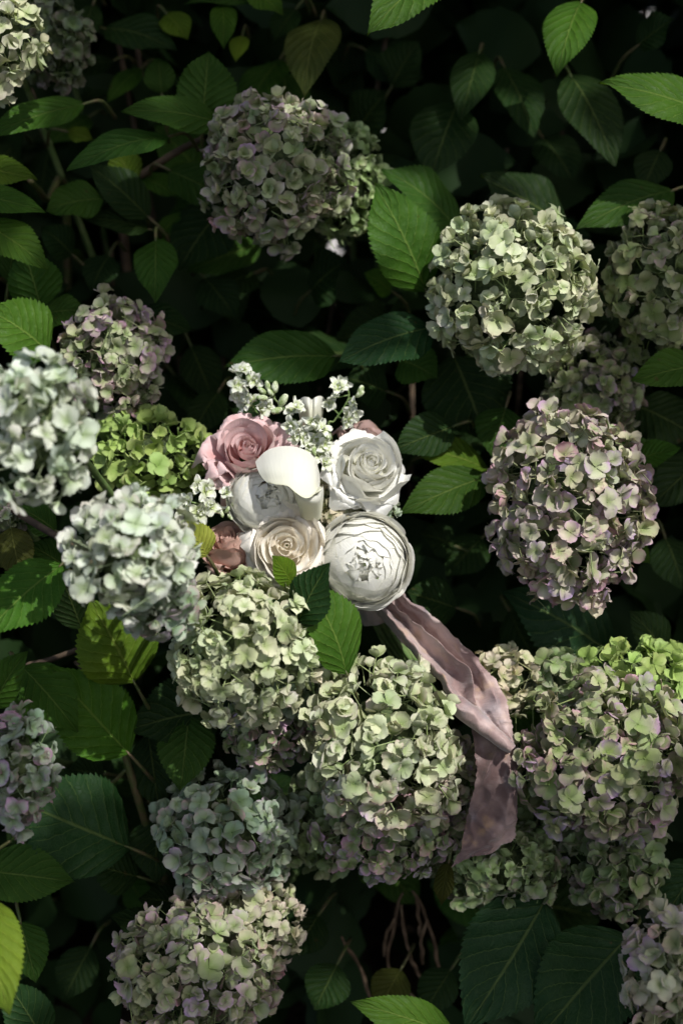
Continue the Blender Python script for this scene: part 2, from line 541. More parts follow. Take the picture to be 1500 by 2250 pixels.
LEAVES = [
    # bx, by, tx, ty, width, depth base, depth tip, roll, colour
    (492, 274, 266, 244, 84, 1.50, 1.44, -12, 'm'), (446, 262, 458, 112, 128, 1.51, 1.50, 0, 'm'), (372, 300, 146, 376, 84, 1.48, 1.42, 10, 'm'),
    (186, 228, -30, 300, 86, 1.50, 1.44, 0, 'b'), (-60, 372, 84, 396, 68, 1.44, 1.42, 0, 'y'), (-80, 425, 102, 468, 66, 1.42, 1.40, 0, 'b'),
    (-40, 490, 108, 592, 88, 1.42, 1.40, 0, 'b'), (228, 436, 100, 462, 94, 1.53, 1.51, 0, 'm'), (328, 478, 196, 362, 92, 1.55, 1.53, 0, 'd'),
    (292, 402, 252, 322, 74, 1.57, 1.56, 0, 'y'), (312, 388, 392, 434, 52, 1.58, 1.57, 0, 'b'), (372, 374, 506, 446, 104, 1.54, 1.53, 0, 'm'),
    (328, 504, 180, 480, 56, 1.56, 1.53, 0, 'd'), (342, 526, 340, 664, 94, 1.52, 1.47, 0, 'm'), (492, 452, 392, 592, 142, 1.58, 1.56, 0, 'd'),
    (344, 528, 404, 466, 42, 1.58, 1.58, 0, 'b'), (228, 62, 390, 112, 94, 1.62, 1.58, 0, 'd'), (366, 30, 412, 88, 66, 1.60, 1.58, 0, 'y'),
    (490, 6, 492, 110, 58, 1.57, 1.53, 0, 'b'), (532, 78, 518, 136, 42, 1.58, 1.56, 0, 'l'), (706, 42, 668, 212, 116, 1.58, 1.50, 8, 'o'),
    (650, 20, 602, 92, 62, 1.62, 1.60, 0, 'd'), (632, -12, 404, 8, 52, 1.58, 1.56, 0, 'm'), (545, -30, 622, 34, 66, 1.56, 1.54, 0, 'b'),
    (985, -70, 806, 78, 130, 1.40, 1.34, 0, 'b'), (1276, 4, 1222, 170, 106, 1.50, 1.44, 6, 'b'), (1580, 262, 1316, 182, 122, 1.44, 1.40, 0, 'b'),
    (1052, 116, 1010, 264, 94, 1.60, 1.54, 0, 'd'), (1106, 146, 1174, 306, 98, 1.64, 1.58, 0, 'd'), (1004, 226, 944, 394, 142, 1.60, 1.55, 0, 'd'),
    (1252, 164, 1352, 368, 124, 1.58, 1.52, 0, 'd'), (1006, 504, 840, 370, 116, 1.53, 1.50, 14, 'm'), (1250, 506, 1052, 386, 134, 1.58, 1.55, 0, 'd'),
    (1478, 418, 1262, 506, 104, 1.52, 1.46, 0, 'm'), (936, 640, 822, 402, 156, 1.47, 1.44, 0, 'b'), (950, 718, 742, 796, 120, 1.46, 1.41, 0, 'u'),
    (738, 782, 492, 806, 126, 1.50, 1.45, -6, 'm'), (286, 690, 426, 730, 74, 1.56, 1.52, 0, 'd'), (88, 694, 190, 682, 78, 1.48, 1.46, 0, 'm'),
    (110, 776, -30, 678, 132, 1.42, 1.38, 0, 'b'), (90, 676, 50, 545, 116, 1.48, 1.46, 0, 'm'), (996, 780, 1070, 968, 196, 1.54, 1.52, 0, 'd'),
    (998, 936, 862, 990, 96, 1.48, 1.45, -20, 'd'), (1110, 896, 1078, 1004, 110, 1.50, 1.48, 0, 'm'), (1070, 1030, 890, 984, 76, 1.50, 1.47, 0, 'y'),
    (1070, 1046, 878, 1128, 104, 1.47, 1.43, 0, 'm'), (1560, 800, 1384, 838, 92, 1.44, 1.40, 0, 'b'), (1392, 1012, 1494, 984, 56, 1.48, 1.46, 0, 'b'),
    (1396, 890, 1530, 960, 126, 1.56, 1.54, 0, 'd'), (1550, 1000, 1420, 1120, 96, 1.52, 1.49, 0, 'd'), (1368, 1184, 1428, 1240, 50, 1.47, 1.45, 0, 'b'),
    (136, 1240, -40, 1402, 138, 1.30, 1.26, 0, 'b'), (296, 1500, 196, 1316, 172, 1.40, 1.38, 0, 'y'), (-10, 1552, 62, 1430, 80, 1.36, 1.33, 0, 'b'),
    (50, 1466, 172, 1608, 120, 1.39, 1.36, 0, 'b'), (284, 1656, 108, 1462, 158, 1.41, 1.38, 0, 'b'), (488, 1560, 282, 1604, 142, 1.45, 1.41, 0, 'd'),
    (415, 1572, 396, 1740, 124, 1.43, 1.38, 0, 'm'), (326, 1612, 350, 1782, 104, 1.47, 1.45, 0, 'd'), (284, 1862, 20, 1752, 196, 1.42, 1.38, 0, 'u'),
    (-40, 1912, 166, 1938, 112, 1.38, 1.35, 0, 'm'), (-30, 1975, 22, 2232, 122, 1.22, 1.17, 0, 'l'), (46, 2026, 80, 2160, 86, 1.40, 1.38, 0, 'm'),
    (100, 2290, 10, 2150, 100, 1.38, 1.36, 0, 'u'), (304, 1926, 196, 1896, 86, 1.47, 1.45, 0, 'd'), (350, 1786, 344, 1942, 116, 1.48, 1.45, 0, 'd'),
    (394, 1984, 304, 1974, 62, 1.50, 1.48, 0, 'd'), (380, 2050, 240, 2012, 68, 1.50, 1.47, 0, 'd'), (1198, 1976, 1020, 2262, 206, 1.41, 1.34, 0, 'u'),
    (1376, 2060, 1176, 2290, 208, 1.39, 1.33, 0, 'u'), (1540, 1890, 1456, 2020, 96, 1.44, 1.42, 0, 'u'), (1000, 2275, 770, 2200, 88, 1.36, 1.33, 0, 'b'),
    (880, 2130, 828, 2222, 84, 1.52, 1.50, 0, 'o'), (990, 2130, 925, 2230, 84, 1.54, 1.52, 0, 'd'), (762, 1480, 664, 1270, 116, 1.335, 1.315, 18, 'b'),
    (652, 1372, 723, 1236, 96, 1.31, 1.285, -10, 'u'), (642, 1284, 597, 1220, 54, 1.33, 1.31, 0, 'y'), (1348, 1442, 1100, 1298, 172, 1.52, 1.48, 0, 'u'),
    (1262, 1270, 1312, 1400, 90, 1.54, 1.52, 0, 'd'), (1462, 1444, 1382, 1342, 92, 1.50, 1.48, 0, 'd'), (1004, 1336, 892, 1300, 96, 1.52, 1.50, 0, 'd'),
    (124, 1166, 40, 1112, 64, 1.40, 1.38, 0, 'm'), (154, 1252, 62, 1196, 76, 1.42, 1.40, 0, 'm'), (24, 1158, 52, 1276, 88, 1.38, 1.36, 0, 'o'),
    (180, 1380, 132, 1258, 90, 1.46, 1.44, 0, 'd'), (356, 206, 348, 124, 68, 1.60, 1.60, 0, 'm'), (60, 30, 150, 70, 70, 1.60, 1.58, 0, 'd'),
    (205, 10, 175, 110, 60, 1.62, 1.60, 0, 'd'), (310, 150, 236, 225, 50, 1.64, 1.62, 0, 'b'), (150, 290, 205, 306, 40, 1.56, 1.56, 0, 'y'),
    (20, 620, 40, 520, 70, 1.50, 1.48, 0, 'm'), (160, 560, 90, 500, 76, 1.58, 1.56, 0, 'd'), (240, 560, 200, 640, 80, 1.60, 1.58, 0, 'd'),
    (450, 610, 520, 700, 90, 1.62, 1.60, 0, 'd'), (560, 600, 470, 640, 80, 1.66, 1.62, 0, 'd'), (680, 640, 760, 570, 120, 1.62, 1.58, 0, 'd'),
    (860, 640, 800, 600, 60, 1.60, 1.58, 0, 'b'), (880, 790, 960, 830, 100, 1.52, 1.50, 0, 'm'), (850, 860, 760, 830, 110, 1.56, 1.54, 0, 'd'),
    (420, 760, 470, 880, 90, 1.62, 1.60, 0, 'd'), (480, 860, 420, 960, 80, 1.60, 1.58, 0, 'd'), (1200, 560, 1300, 520, 120, 1.58, 1.55, 0, 'd'),
    (1320, 640, 1370, 720, 90, 1.60, 1.58, 0, 'd'), (1000, 1200, 920, 1170, 70, 1.58, 1.56, 0, 'd'), (1060, 1180, 980, 1270, 90, 1.60, 1.58, 0, 'd'),
    (1460, 1180, 1500, 1300, 100, 1.56, 1.54, 0, 'd'), (1430, 1010, 1480, 1100, 70, 1.60, 1.58, 0, 'd'), (1400, 100, 1480, 40, 80, 1.58, 1.55, 0, 'd'),
    (1450, 330, 1410, 420, 80, 1.60, 1.58, 0, 'd'), (1190, 300, 1260, 400, 100, 1.66, 1.62, 0, 'd'), (860, 190, 920, 90, 100, 1.68, 1.66, 0, 'd'),
    (780, 300, 850, 200, 110, 1.68, 1.64, 0, 'd'), (700, 2010, 640, 2100, 90, 1.54, 1.52, 0, 'd'), (740, 2120, 690, 2220, 100, 1.50, 1.48, 0, 'd'),
    (200, 2080, 140, 2200, 90, 1.56, 1.54, 0, 'd'), (90, 1700, 160, 1790, 80, 1.50, 1.48, 0, 'd'), (20, 1850, 110, 1790, 90, 1.50, 1.48, 0, 'd'),
    (230, 1700, 150, 1690, 70, 1.52, 1.50, 0, 'd'), (985, 1895, 968, 1990, 40, 1.40, 1.40, 30, 'o'), (700, 1330, 720, 1420, 60, 1.40, 1.38, 0, 'd'),
]
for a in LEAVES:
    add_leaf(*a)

# ------------------------------------------------------------------ filling foliage deeper in the shrub
SPECKS = [(668, 547, 5), (794, 523, 4), (1045, 372, 1), (1262, 433, 3)]
HOLES = [(830, 2080, 110), (900, 1980, 60), (60, 1420, 40)]


def leaf_cloud(count, sampler, size, seed, teeth=5, normal_bias=None, keep=None, specks=()):
    rs = np.random.default_rng(seed)
    V0, F0, U0 = leaf_data(1.0, 0.33, teeth=teeth, cols=1, arch=0.09, fold=0.3, wave=0.1, tdepth=0.08, seed=seed)
    V0 = np.array(V0)
    nv = len(V0)
    F0 = np.array(F0)
    U0 = np.array(U0)
    VV, FF, UU = [], [], []
    k = 0
    for _ in range(count):
        c = sampler(rs)
        if keep is not None and not keep(c):
            continue
        q = rs.normal(size=3)
        nrm = q / np.linalg.norm(q)
        if normal_bias is not None:
            nrm = nrm * 0.8 + normal_bias
            nrm /= np.linalg.norm(nrm)
        a = np.cross(nrm, rs.normal(size=3))
        a /= np.linalg.norm(a)
        b = np.cross(nrm, a)
        L = size * rs.uniform(0.7, 1.3)
        R = np.stack([a, b, nrm], axis=1)
        W = V0 @ R.T * L + c - a * L * 0.5
        if specks:
            q = W - np.array(CAM)
            dd = q @ np.array(FWD)
            if dd.min() > 0.3:
                X = 750 + q[:, 0] / dd * FPX
                Y = 1125 - (q @ np.array(UPV)) / dd * FPX
                if any(((X - x) ** 2 + (Y - y) ** 2).min() < (r + 3) ** 2 for x, y, r in specks):
                    continue
        VV.append(W)
        FF.append(F0 + k * nv)
        UU.append(U0)
        k += 1
    V = np.concatenate(VV)
    F = np.concatenate(FF)
    U = np.concatenate(UU)
    me = bpy.data.meshes.new('foliage')
    me.vertices.add(len(V))
    me.vertices.foreach_set('co', V.astype(np.float32).ravel())
    me.loops.add(F.size)
    me.loops.foreach_set('vertex_index', F.astype(np.int32).ravel())
    me.polygons.add(len(F))
    me.polygons.foreach_set('loop_start', np.arange(0, F.size, 4, dtype=np.int32))
    lay = me.uv_layers.new(name='uv')
    lay.data.foreach_set('uv', U[F.ravel()].astype(np.float32).ravel())
    me.update(calc_edges=True)
    me.polygons.foreach_set('use_smooth', [True] * len(me.polygons))
    return me


def fill_sample(rs):
    return np.array([rs.uniform(-1.25, 1.25), rs.uniform(-0.28, 1.15), rs.uniform(0.02, 1.95)])


def fill_keep(c):
    v = Vector(c)
    px, py, d = to_px(v)
    if d < 1.56 + (0.12 if -100 < px < 1600 else 0):
        # in front: only outside the picture, hugging the shrub's leaning face
        if -260 < px < 1760 and -260 < py < 2500:
            return False
        if d < 1.45:
            return False
    for (x, y, r) in HOLES:
        if d < 1.95 and (px - x) ** 2 + (py - y) ** 2 < r * r:
            return False
    return True


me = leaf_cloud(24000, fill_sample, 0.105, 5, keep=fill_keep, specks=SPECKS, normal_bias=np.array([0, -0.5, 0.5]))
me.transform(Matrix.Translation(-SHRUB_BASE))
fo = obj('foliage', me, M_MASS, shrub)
fo['kind'] = 'stuff'
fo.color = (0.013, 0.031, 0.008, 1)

# loose middle-depth leaves, each its own part
rs = random.Random(77)
made = 0
while made < 120:
    px, py = rs.uniform(-60, 1560), rs.uniform(-60, 2310)
    d = rs.uniform(1.64, 1.80)
    if any((px - x) ** 2 + (py - y) ** 2 < (r + 60) ** 2 for x, y, r in SPECKS):
        continue
    if any((px - x) ** 2 + (py - y) ** 2 < (r + 20) ** 2 for x, y, r in HOLES):
        continue
    if px > 700 and py < 470 and rs.random() < 0.75:
        made += 1
        continue
    a = rs.uniform(0, 2 * math.pi)
    L = rs.uniform(110, 190)
    dx, dy = math.cos(a) * L, abs(math.sin(a)) * L * rs.choice((1, 1, 1, -1))
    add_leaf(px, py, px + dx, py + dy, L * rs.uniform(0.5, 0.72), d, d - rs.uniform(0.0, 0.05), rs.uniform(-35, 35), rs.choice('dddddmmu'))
    made += 1

# ------------------------------------------------------------------ woody stems of the shrub
def shrub_stem(pts, radii, mat, name='stem'):
    return tube(name, [p - SHRUB_BASE for p in pts], radii, mat, shrub, sides=8)


shrub_stem([P(445, 305, 1.53), P(395, 330, 1.55), P(330, 372, 1.57), P(292, 408, 1.60), P(270, 500, 1.72), Vector((-0.22, 0.40, 0))], [0.0035, 0.004, 0.0045, 0.005, 0.006, 0.009], M_WOOD)
shrub_stem([P(66, 395, 1.50), P(100, 440, 1.56), P(150, 560, 1.7), Vector((-0.4, 0.35, 0))], [0.003, 0.0035, 0.005, 0.008], M_STALK)
shrub_stem([P(270, 1640, 1.44), P(290, 1710, 1.45), P(316, 1795, 1.47), P(360, 1930, 1.52), P(398, 1990, 1.56), Vector((-0.16, 0.30, 0))], [0.0035, 0.004, 0.0042, 0.0045, 0.005, 0.007], M_STALK)
shrub_stem([P(30, 1120, 1.38), P(80, 1152, 1.37), P(140, 1188, 1.34), P(220, 1250, 1.32)], [0.004, 0.0038, 0.0034, 0.003], M_WOOD)
shrub_stem([P(60, 1463, 1.47), P(110, 1450, 1.46), P(172, 1427, 1.44)], [0.0035, 0.003, 0.0028], M_WOOD, 'twig')
shrub_stem([P(165, 1455, 1.46), P(190, 1478, 1.44), P(212, 1508, 1.43)], [0.0018, 0.0022, 0.0014], M_WOOD, 'twig')
shrub_stem([P(205, 1720, 1.47), P(245, 1720, 1.46), P(278, 1690, 1.45)], [0.002, 0.0022, 0.0022], M_STALK, 'twig')
for pts in ([(882, 1960), (868, 2020), (852, 2110), (870, 2160), (880, 2230)], [(905, 1960), (935, 2010), (955, 2080), (968, 2140)], [(880, 1990), (890, 2060), (905, 2110), (925, 2150)],
            [(915, 1975), (921, 2030), (922, 2056)], [(750, 2060), (790, 2120), (815, 2200)], [(868, 2020), (846, 2060), (842, 2100)], [(940, 2020), (925, 2075), (930, 2120)], [(870, 2160), (900, 2180), (912, 2215)]):
    q = catmull(np.array(pts, float), 3)
    jr = random.Random(int(pts[0][0] * 7 + pts[-1][1]))
    shrub_stem([P(x + jr.uniform(-2.5, 2.5), y + jr.uniform(-3, 3), 1.55 + 0.008 * i + jr.uniform(-0.006, 0.006)) for i, (x, y) in enumerate(q)], [0.0013, 0.0022, 0.0016, 0.0024, 0.0014], M_TWIG, 'twig')
rs = random.Random(5)
for i in range(26):
    px, py = rs.uniform(50, 1450), rs.uniform(0, 900)
    if any((px - x) ** 2 + (py - y) ** 2 < 60 ** 2 for x, y, r in SPECKS):
        continue
    top = P(px, py, rs.uniform(1.66, 1.82))
    foot = Vector((top.x * 0.55 + rs.uniform(-0.12, 0.12), rs.uniform(0.25, 0.6), 0))
    mid = top.lerp(foot, 0.45) + Vector((rs.uniform(-0.05, 0.05), rs.uniform(0, 0.06), 0))
    shrub_stem([top, mid, foot], [0.003, 0.0055, 0.009], M_WOOD)

# ------------------------------------------------------------------ hydrangea heads
def floret_mesh(idx, petals=4, spread=1.0):
    rs = random.Random(900 + idx)
    V, F, U, A = [], [], [], []
    cup = rs.choice([rs.uniform(8, 28), rs.uniform(28, 60), rs.uniform(28, 60), rs.uniform(-15, 10)])
    curl = rs.uniform(-0.35, 0.55)
    nr, nc = 7, 5
    pw = rs.uniform(0.43, 0.55) * (4 / petals) ** 0.6
    kind = rs.random()
    for p in range(petals):
        az = 2 * math.pi * p / petals + rs.uniform(-0.16, 0.16)
        el = math.radians(cup + rs.uniform(-20, 20) + (6 if p % 2 else -6))
        ln = rs.uniform(0.84, 1.1)
        fold = rs.uniform(-0.15, 0.55)
        tw = rs.uniform(-0.5, 0.5)
        cl = curl + rs.uniform(-0.12, 0.15)
        pr = rs.random()
        wv = rs.uniform(0, 6)
        off = len(V)
        zb = 0.02 if p % 2 else 0.0
        for i in range(nr):
            t = i / (nr - 1)
            tt = t ** 0.9
            w = pw * (math.sin(math.pi * (0.06 + 0.86 * tt ** 0.92)) ** 0.72) * (1.0 if t < 0.95 else 0.62)
            w = w * (0.35 + 0.65 * min(1, t / 0.35)) if t < 0.35 else w
            if i == nr - 1:
                w *= 0.42
            th = el - cl * 1.6 * t
            for j in range(nc):
                s = -1 + 2 * j / (nc - 1)
                x = tt * ln * (1.0 - 0.06 * s * s * (t > 0.9))
                y = s * w
                z = fold * w * s * s + tw * s * w * t + 0.05 * math.sin(wv + 4 * t + 3 * s) * t
                X = x * math.cos(th) - z * math.sin(th)
                Z = x * math.sin(th) + z * math.cos(th) + zb
                V.append((X * math.cos(az) - y * math.sin(az), X * math.sin(az) + y * math.cos(az), Z))
                U.append((s, t))
                A.append(pr)
        F += grid_faces(nr, nc, off)
    # centre bead and slender stalk
    off = len(V)
    ev, ef, eu = ellipsoid_data(Vector((0, 0, 0.05)), Vector((0, 0, 1)), 0.07, 0.075, 6, 4)
    V += [tuple(v) for v in ev]
    F += [tuple(off + i for i in f) for f in ef]
    U += [(0.0, 0.0)] * len(ev)
    A += [0.9] * len(ev)
    off = len(V)
    bx, by = rs.uniform(-0.35, 0.35), rs.uniform(-0.35, 0.35)
    tv, tf, tu = tube_data([Vector((0, 0, 0)), Vector((bx * 0.3, by * 0.3, -0.6)), Vector((bx, by, -1.5))], [0.035, 0.04, 0.05], 4, 2)
    V += [tuple(v) for v in tv]
    F += [tuple(off + i for i in f) for f in tf]
    U += [(0.0, 0.12)] * len(tv)
    A += [0.5] * len(tv)
    me = mesh('floret', V, F, U, A)
    me.materials.append(M_FLORET)
    return me


FLORETS = [floret_mesh(i, 4 if i % 9 else 5) for i in range(30)]
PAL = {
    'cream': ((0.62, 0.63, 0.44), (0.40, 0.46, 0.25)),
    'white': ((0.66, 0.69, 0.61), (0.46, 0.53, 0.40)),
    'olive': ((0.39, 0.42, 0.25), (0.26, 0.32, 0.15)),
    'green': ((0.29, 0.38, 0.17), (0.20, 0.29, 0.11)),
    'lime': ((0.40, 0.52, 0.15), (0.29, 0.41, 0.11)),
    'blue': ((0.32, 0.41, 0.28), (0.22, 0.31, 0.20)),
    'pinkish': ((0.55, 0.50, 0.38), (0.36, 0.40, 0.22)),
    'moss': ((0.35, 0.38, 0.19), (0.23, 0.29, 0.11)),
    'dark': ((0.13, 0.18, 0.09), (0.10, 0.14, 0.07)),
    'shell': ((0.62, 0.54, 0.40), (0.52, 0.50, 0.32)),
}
HEADS = [
    # cx, cy, rx, ry, depth, palette, tint, tint below, floret radius, label
    (604, 376, 150, 162, 1.47, 'olive', 0.42, 0.15, 0.0150, 'large olive green hydrangea head with lilac petal tips, two leaves at its shoulder'),
    (764, 402, 74, 122, 1.53, 'green', 0.10, 0.0, 0.0125, 'smaller plain green hydrangea head tucked behind the lilac tipped olive head'),
    (8, 92, 78, 112, 1.40, 'cream', 0.10, 0.1, 0.0155, 'pale cream hydrangea head high in the shrub in front of a dim grey green one'),
    (122, 92, 70, 92, 1.53, 'dark', 0.14, 0.1, 0.0130, 'dim grey green hydrangea head in shade high in the shrub'),
    (250, 788, 106, 128, 1.46, 'olive', 0.62, 0.1, 0.0140, 'mauve and olive hydrangea head above the bright apple green head'),
    (335, 1002, 124, 96, 1.45, 'lime', 0.06, 0.0, 0.0160, 'bright apple green hydrangea head beside the pink rose'),
    (85, 942, 112, 156, 1.17, 'white', 0.06, 0.12, 0.0150, 'creamy white hydrangea head standing out in front of the mauve and olive one'),
    (292, 1212, 132, 128, 1.21, 'white', 0.12, 0.1, 0.0150, 'bluish white hydrangea head standing out below the bright apple green head'),
    (350, 1330, 80, 62, 1.24, 'blue', 0.25, 0.25, 0.0150, 'small grey blue hydrangea cluster hanging under the bluish white head'),
    (536, 1424, 152, 160, 1.32, 'cream', 0.10, 0.14, 0.0140, 'cream yellow hydrangea head right below the cream rose'),
    (640, 1450, 60, 110, 1.38, 'blue', 0.05, 0.05, 0.0130, 'narrow blue green hydrangea cluster at the edge of the cream yellow head'),
    (588, 1604, 98, 76, 1.42, 'green', 0.75, 0.2, 0.0125, 'small purple pink hydrangea cluster under the cream yellow head'),
    (838, 1640, 164, 190, 1.36, 'cream', 0.16, 0.55, 0.0160, 'large cream lime hydrangea head with purple underside beside the ribbon'),
    (850, 1830, 140, 92, 1.41, 'green', 0.75, 0.2, 0.0135, 'shaded purple and green hydrangea cluster beneath the large cream lime head'),
    (1000, 1720, 48, 105, 1.42, 'pinkish', 0.55, 0.2, 0.0125, 'narrow mauve hydrangea cluster peeking out between cream lime head and ribbon'),
    (1325, 1660, 190, 170, 1.37, 'moss', 0.50, 0.25, 0.0160, 'broad olive hydrangea head with mauve tipped petals, touching the ribbon'),
    (1400, 1486, 118, 70, 1.41, 'lime', 0.06, 0.0, 0.0165, 'lime yellow hydrangea head sitting on the broad olive and mauve one'),
    (1225, 1500, 55, 60, 1.42, 'green', 0.18, 0.1, 0.0160, 'small green hydrangea cluster between lime yellow head and ivory cluster'),
    (1108, 1492, 84, 62, 1.43, 'shell', 0.02, 0.0, 0.0135, 'ivory hydrangea cluster just behind the ribbon'),
    (1092, 1895, 140, 96, 1.43, 'green', 0.22, 0.1, 0.0125, 'dark green hydrangea head under the torn end of the ribbon'),
    (1190, 1790, 60, 80, 1.46, 'green', 0.08, 0.1, 0.0130, 'narrow green hydrangea cluster beside the lower ribbon edge'),
    (1350, 1895, 108, 104, 1.44, 'green', 0.35, 0.2, 0.0150, 'green and mauve hydrangea head beneath the broad olive head'),
    (500, 1828, 146, 130, 1.42, 'blue', 0.30, 0.25, 0.0145, 'blue green hydrangea head with dusky lilac petals above the mauve cream head'),
    (705, 1800, 72, 110, 1.47, 'green', 0.15, 0.1, 0.0145, 'shaded olive hydrangea cluster between blue green head and purple bottomed head'),
    (570, 2020, 82, 96, 1.42, 'pinkish', 0.20, 0.1, 0.0130, 'small pale hydrangea cluster between blue green head and mauve cream head'),
    (432, 2132, 172, 146, 1.38, 'olive', 0.50, 0.2, 0.0152, 'mauve cream hydrangea head under the blue green head'),
    (35, 1690, 82, 128, 1.27, 'blue', 0.70, 0.2, 0.0135, 'soft lilac hydrangea head among yellow green leaves'),
    (1466, 2140, 98, 136, 1.28, 'pinkish', 0.48, 0.1, 0.0165, 'lilac and olive hydrangea head beside two big dark serrated leaves'),
    (1120, 636, 172, 176, 1.42, 'cream', 0.12, 0.1, 0.0155, 'big cream green hydrangea head with two bright leaves at its side'),
    (1300, 858, 100, 112, 1.51, 'moss', 0.36, 0.1, 0.0130, 'smaller olive hydrangea head between cream green head and pink head'),
    (1444, 612, 104, 164, 1.46, 'moss', 0.26, 0.0, 0.0155, 'shaded olive hydrangea head with few lilac petals, next to the cream green head'),
    (1248, 1105, 166, 206, 1.40, 'pinkish', 0.62, 0.3, 0.0160, 'large pink and cream hydrangea head standing free above dark leaves'),
    (742, 1108, 50, 50, 1.40, 'shell', 0.06, 0.0, 0.0095, 'tiny ivory hydrangea sprig between calla lily and white rose'),
    (836, 1128, 32, 34, 1.41, 'white', 0.0, 0.0, 0.0095, 'tiny white hydrangea sprig between white rose and big round ranunculus'),
    (12, 1130, 36, 52, 1.40, 'dark', 0.3, 0.1, 0.0115, 'withered dark hydrangea cluster beneath the creamy white head'),
]


def lumpy_ball(r3, seed, nu=18, nv=12):
    V, F, U = [], [], []
    for i in range(nv + 1):
        th = math.pi * i / nv
        for j in range(nu):
            ph = 2 * math.pi * j / nu
            d = Vector((math.sin(th) * math.cos(ph), math.sin(th) * math.sin(ph), math.cos(th)))
            k = 1 + 0.22 * noise.noise(d * 3.1 + Vector((seed, 0, 0)))
            V.append(Vector((d.x * r3[0], d.y * r3[1], d.z * r3[2])) * k)
            U.append((j / nu, i / nv))
    for i in range(nv):
        for j in range(nu):
            k = (j + 1) % nu
            F.append((i * nu + j, i * nu + k, (i + 1) * nu + k, (i + 1) * nu + j))
    return V, F, U


def make_head(i, cx, cy, rx, ry, d, pal, tint, tlow, fr, label):
    rs = random.Random(4000 + i * 13)
    c = P(cx, cy, d)
    mx, my = rx / FPX * d, ry / FPX * d
    mz = 0.5 * (mx + my)
    if mx > 1.25 * my:
        mz = my * 1.1
    elif my > 1.25 * mx:
        mz = mx * 1.05
    root = empty('hydrangea_bloom', c, label, 'flower head', 'hydrangea flower heads')
    basis = Matrix((RGT, UPV, -FWD)).transposed()      # local right, up, viewer
    V, F, U = lumpy_ball((mx * 0.58, my * 0.58, mz * 0.58), i * 3.7)
    obj('flower_core', mesh('flower_core', [basis @ v for v in V], F, U), M_CORE, root)
    # stem running back and down into the shrub
    if 'tiny' in label:
        pts = [Vector((0, 0, 0)), P(800, 1300, 1.46) - c, P(835, 1345, 1.475) - c, P(930, 1480, 1.50) - c]
        tube('stem', pts, [0.0016, 0.0018, 0.002, 0.002], M_STEM, root)
    else:
        foot = Vector((c.x * 0.6 + rs.uniform(-0.1, 0.1), 0.30 + rs.uniform(0, 0.25), 0))
        mid = c + camvec(rs.uniform(-0.02, 0.02), -my * 0.5, -mz - 0.16)
        foot.y = max(foot.y, mid.y + 0.05)
        pts = [Vector((0, 0, 0)), mid - c, mid.lerp(foot, 0.4) + Vector((0, 0.06, 0)) - c, foot - c]
        tube('stem', pts, [0.0032, 0.0036, 0.0045, 0.007], M_STEM, root)
    area = 4 * math.pi * (((mx * my) ** 1.6 + (mx * mz) ** 1.6 + (my * mz) ** 1.6) / 3) ** (1 / 1.6)
    fr *= 0.93
    N = int(1.85 * area / (1.38 * fr) ** 2)
    A, B = PAL[pal]
    cnt = 0
    ga = math.pi * (3 - math.sqrt(5))
    lim = 298
    for k in range(N):
        y = 1 - 2 * (k + 0.5) / N
        r = math.sqrt(1 - y * y)
        a = ga * k + rs.uniform(-0.25, 0.25)
        n0 = Vector((r * math.cos(a), r * math.sin(a), y))
        n0 = (n0 + Vector((rs.gauss(0, 0.07), rs.gauss(0, 0.07), rs.gauss(0, 0.07)))).normalized()
        # local: x right, y up, z to viewer; back side out of sight of any near viewpoint is thinned
        if n0.z < -0.45:
            continue
        if cnt >= lim:
            break
        cnt += 1
        lump = 1 + 0.17 * noise.noise(n0 * 2.4 + Vector((i * 5.1, 1.7, 0)))
        if noise.noise(n0 * 3.3 + Vector((1.3, i * 2.9, 0))) < -0.30 and rs.random() < 0.75:
            lump *= 0.82                                   # hollows between the flower's own branches
        rad = lump * rs.choice((rs.uniform(0.93, 1.05), rs.uniform(0.88, 1.03), rs.uniform(0.72, 0.90)))
        pos = Vector((n0.x * mx, n0.y * my, n0.z * mz)) * rad
        nn = Vector((n0.x / mx, n0.y / my, n0.z / mz)).normalized()
        nn = (nn + Vector((rs.gauss(0, 0.50), rs.gauss(0, 0.50) + 0.05, rs.gauss(0, 0.50)))).normalized()
        zax = basis @ nn
        xax = zax.orthogonal().normalized()
        xax = Matrix.Rotation(rs.uniform(0, 6.28), 3, zax) @ xax
        yax = zax.cross(xax)
        s = fr * rs.choice((rs.uniform(0.9, 1.14), rs.uniform(0.82, 1.08), rs.uniform(0.62, 0.85)))
        m = (Matrix((xax, yax, zax)).transposed() * s).to_4x4()
        m.translation = basis @ pos
        o = bpy.data.objects.new('floret', FLORETS[rs.randrange(len(FLORETS))])
        COL.objects.link(o)
        o.parent = root
        o.matrix_local = m
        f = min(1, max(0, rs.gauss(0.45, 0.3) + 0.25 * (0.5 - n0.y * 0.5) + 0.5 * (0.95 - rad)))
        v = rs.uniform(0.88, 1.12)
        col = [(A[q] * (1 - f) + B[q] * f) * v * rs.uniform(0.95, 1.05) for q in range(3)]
        t = tint * rs.choice((0.3, 0.7, 1.2, 1.7)) + tlow * max(0, -n0.y) * rs.uniform(0.3, 1.5)
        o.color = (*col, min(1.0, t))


for i, h in enumerate(HEADS):
    make_head(i, *h)

# ------------------------------------------------------------------ bouquet flowers
BIND = P(838, 1345, 1.475)
TAIL = P(940, 1490, 1.505)


def cam_basis(axis, spin=0.0):
    z = camvec(*axis).normalized()
    x = (RGT - z * RGT.dot(z)).normalized()
    x = Matrix.Rotation(spin, 3, z) @ x
    return Matrix((x, z.cross(x), z)).transposed()


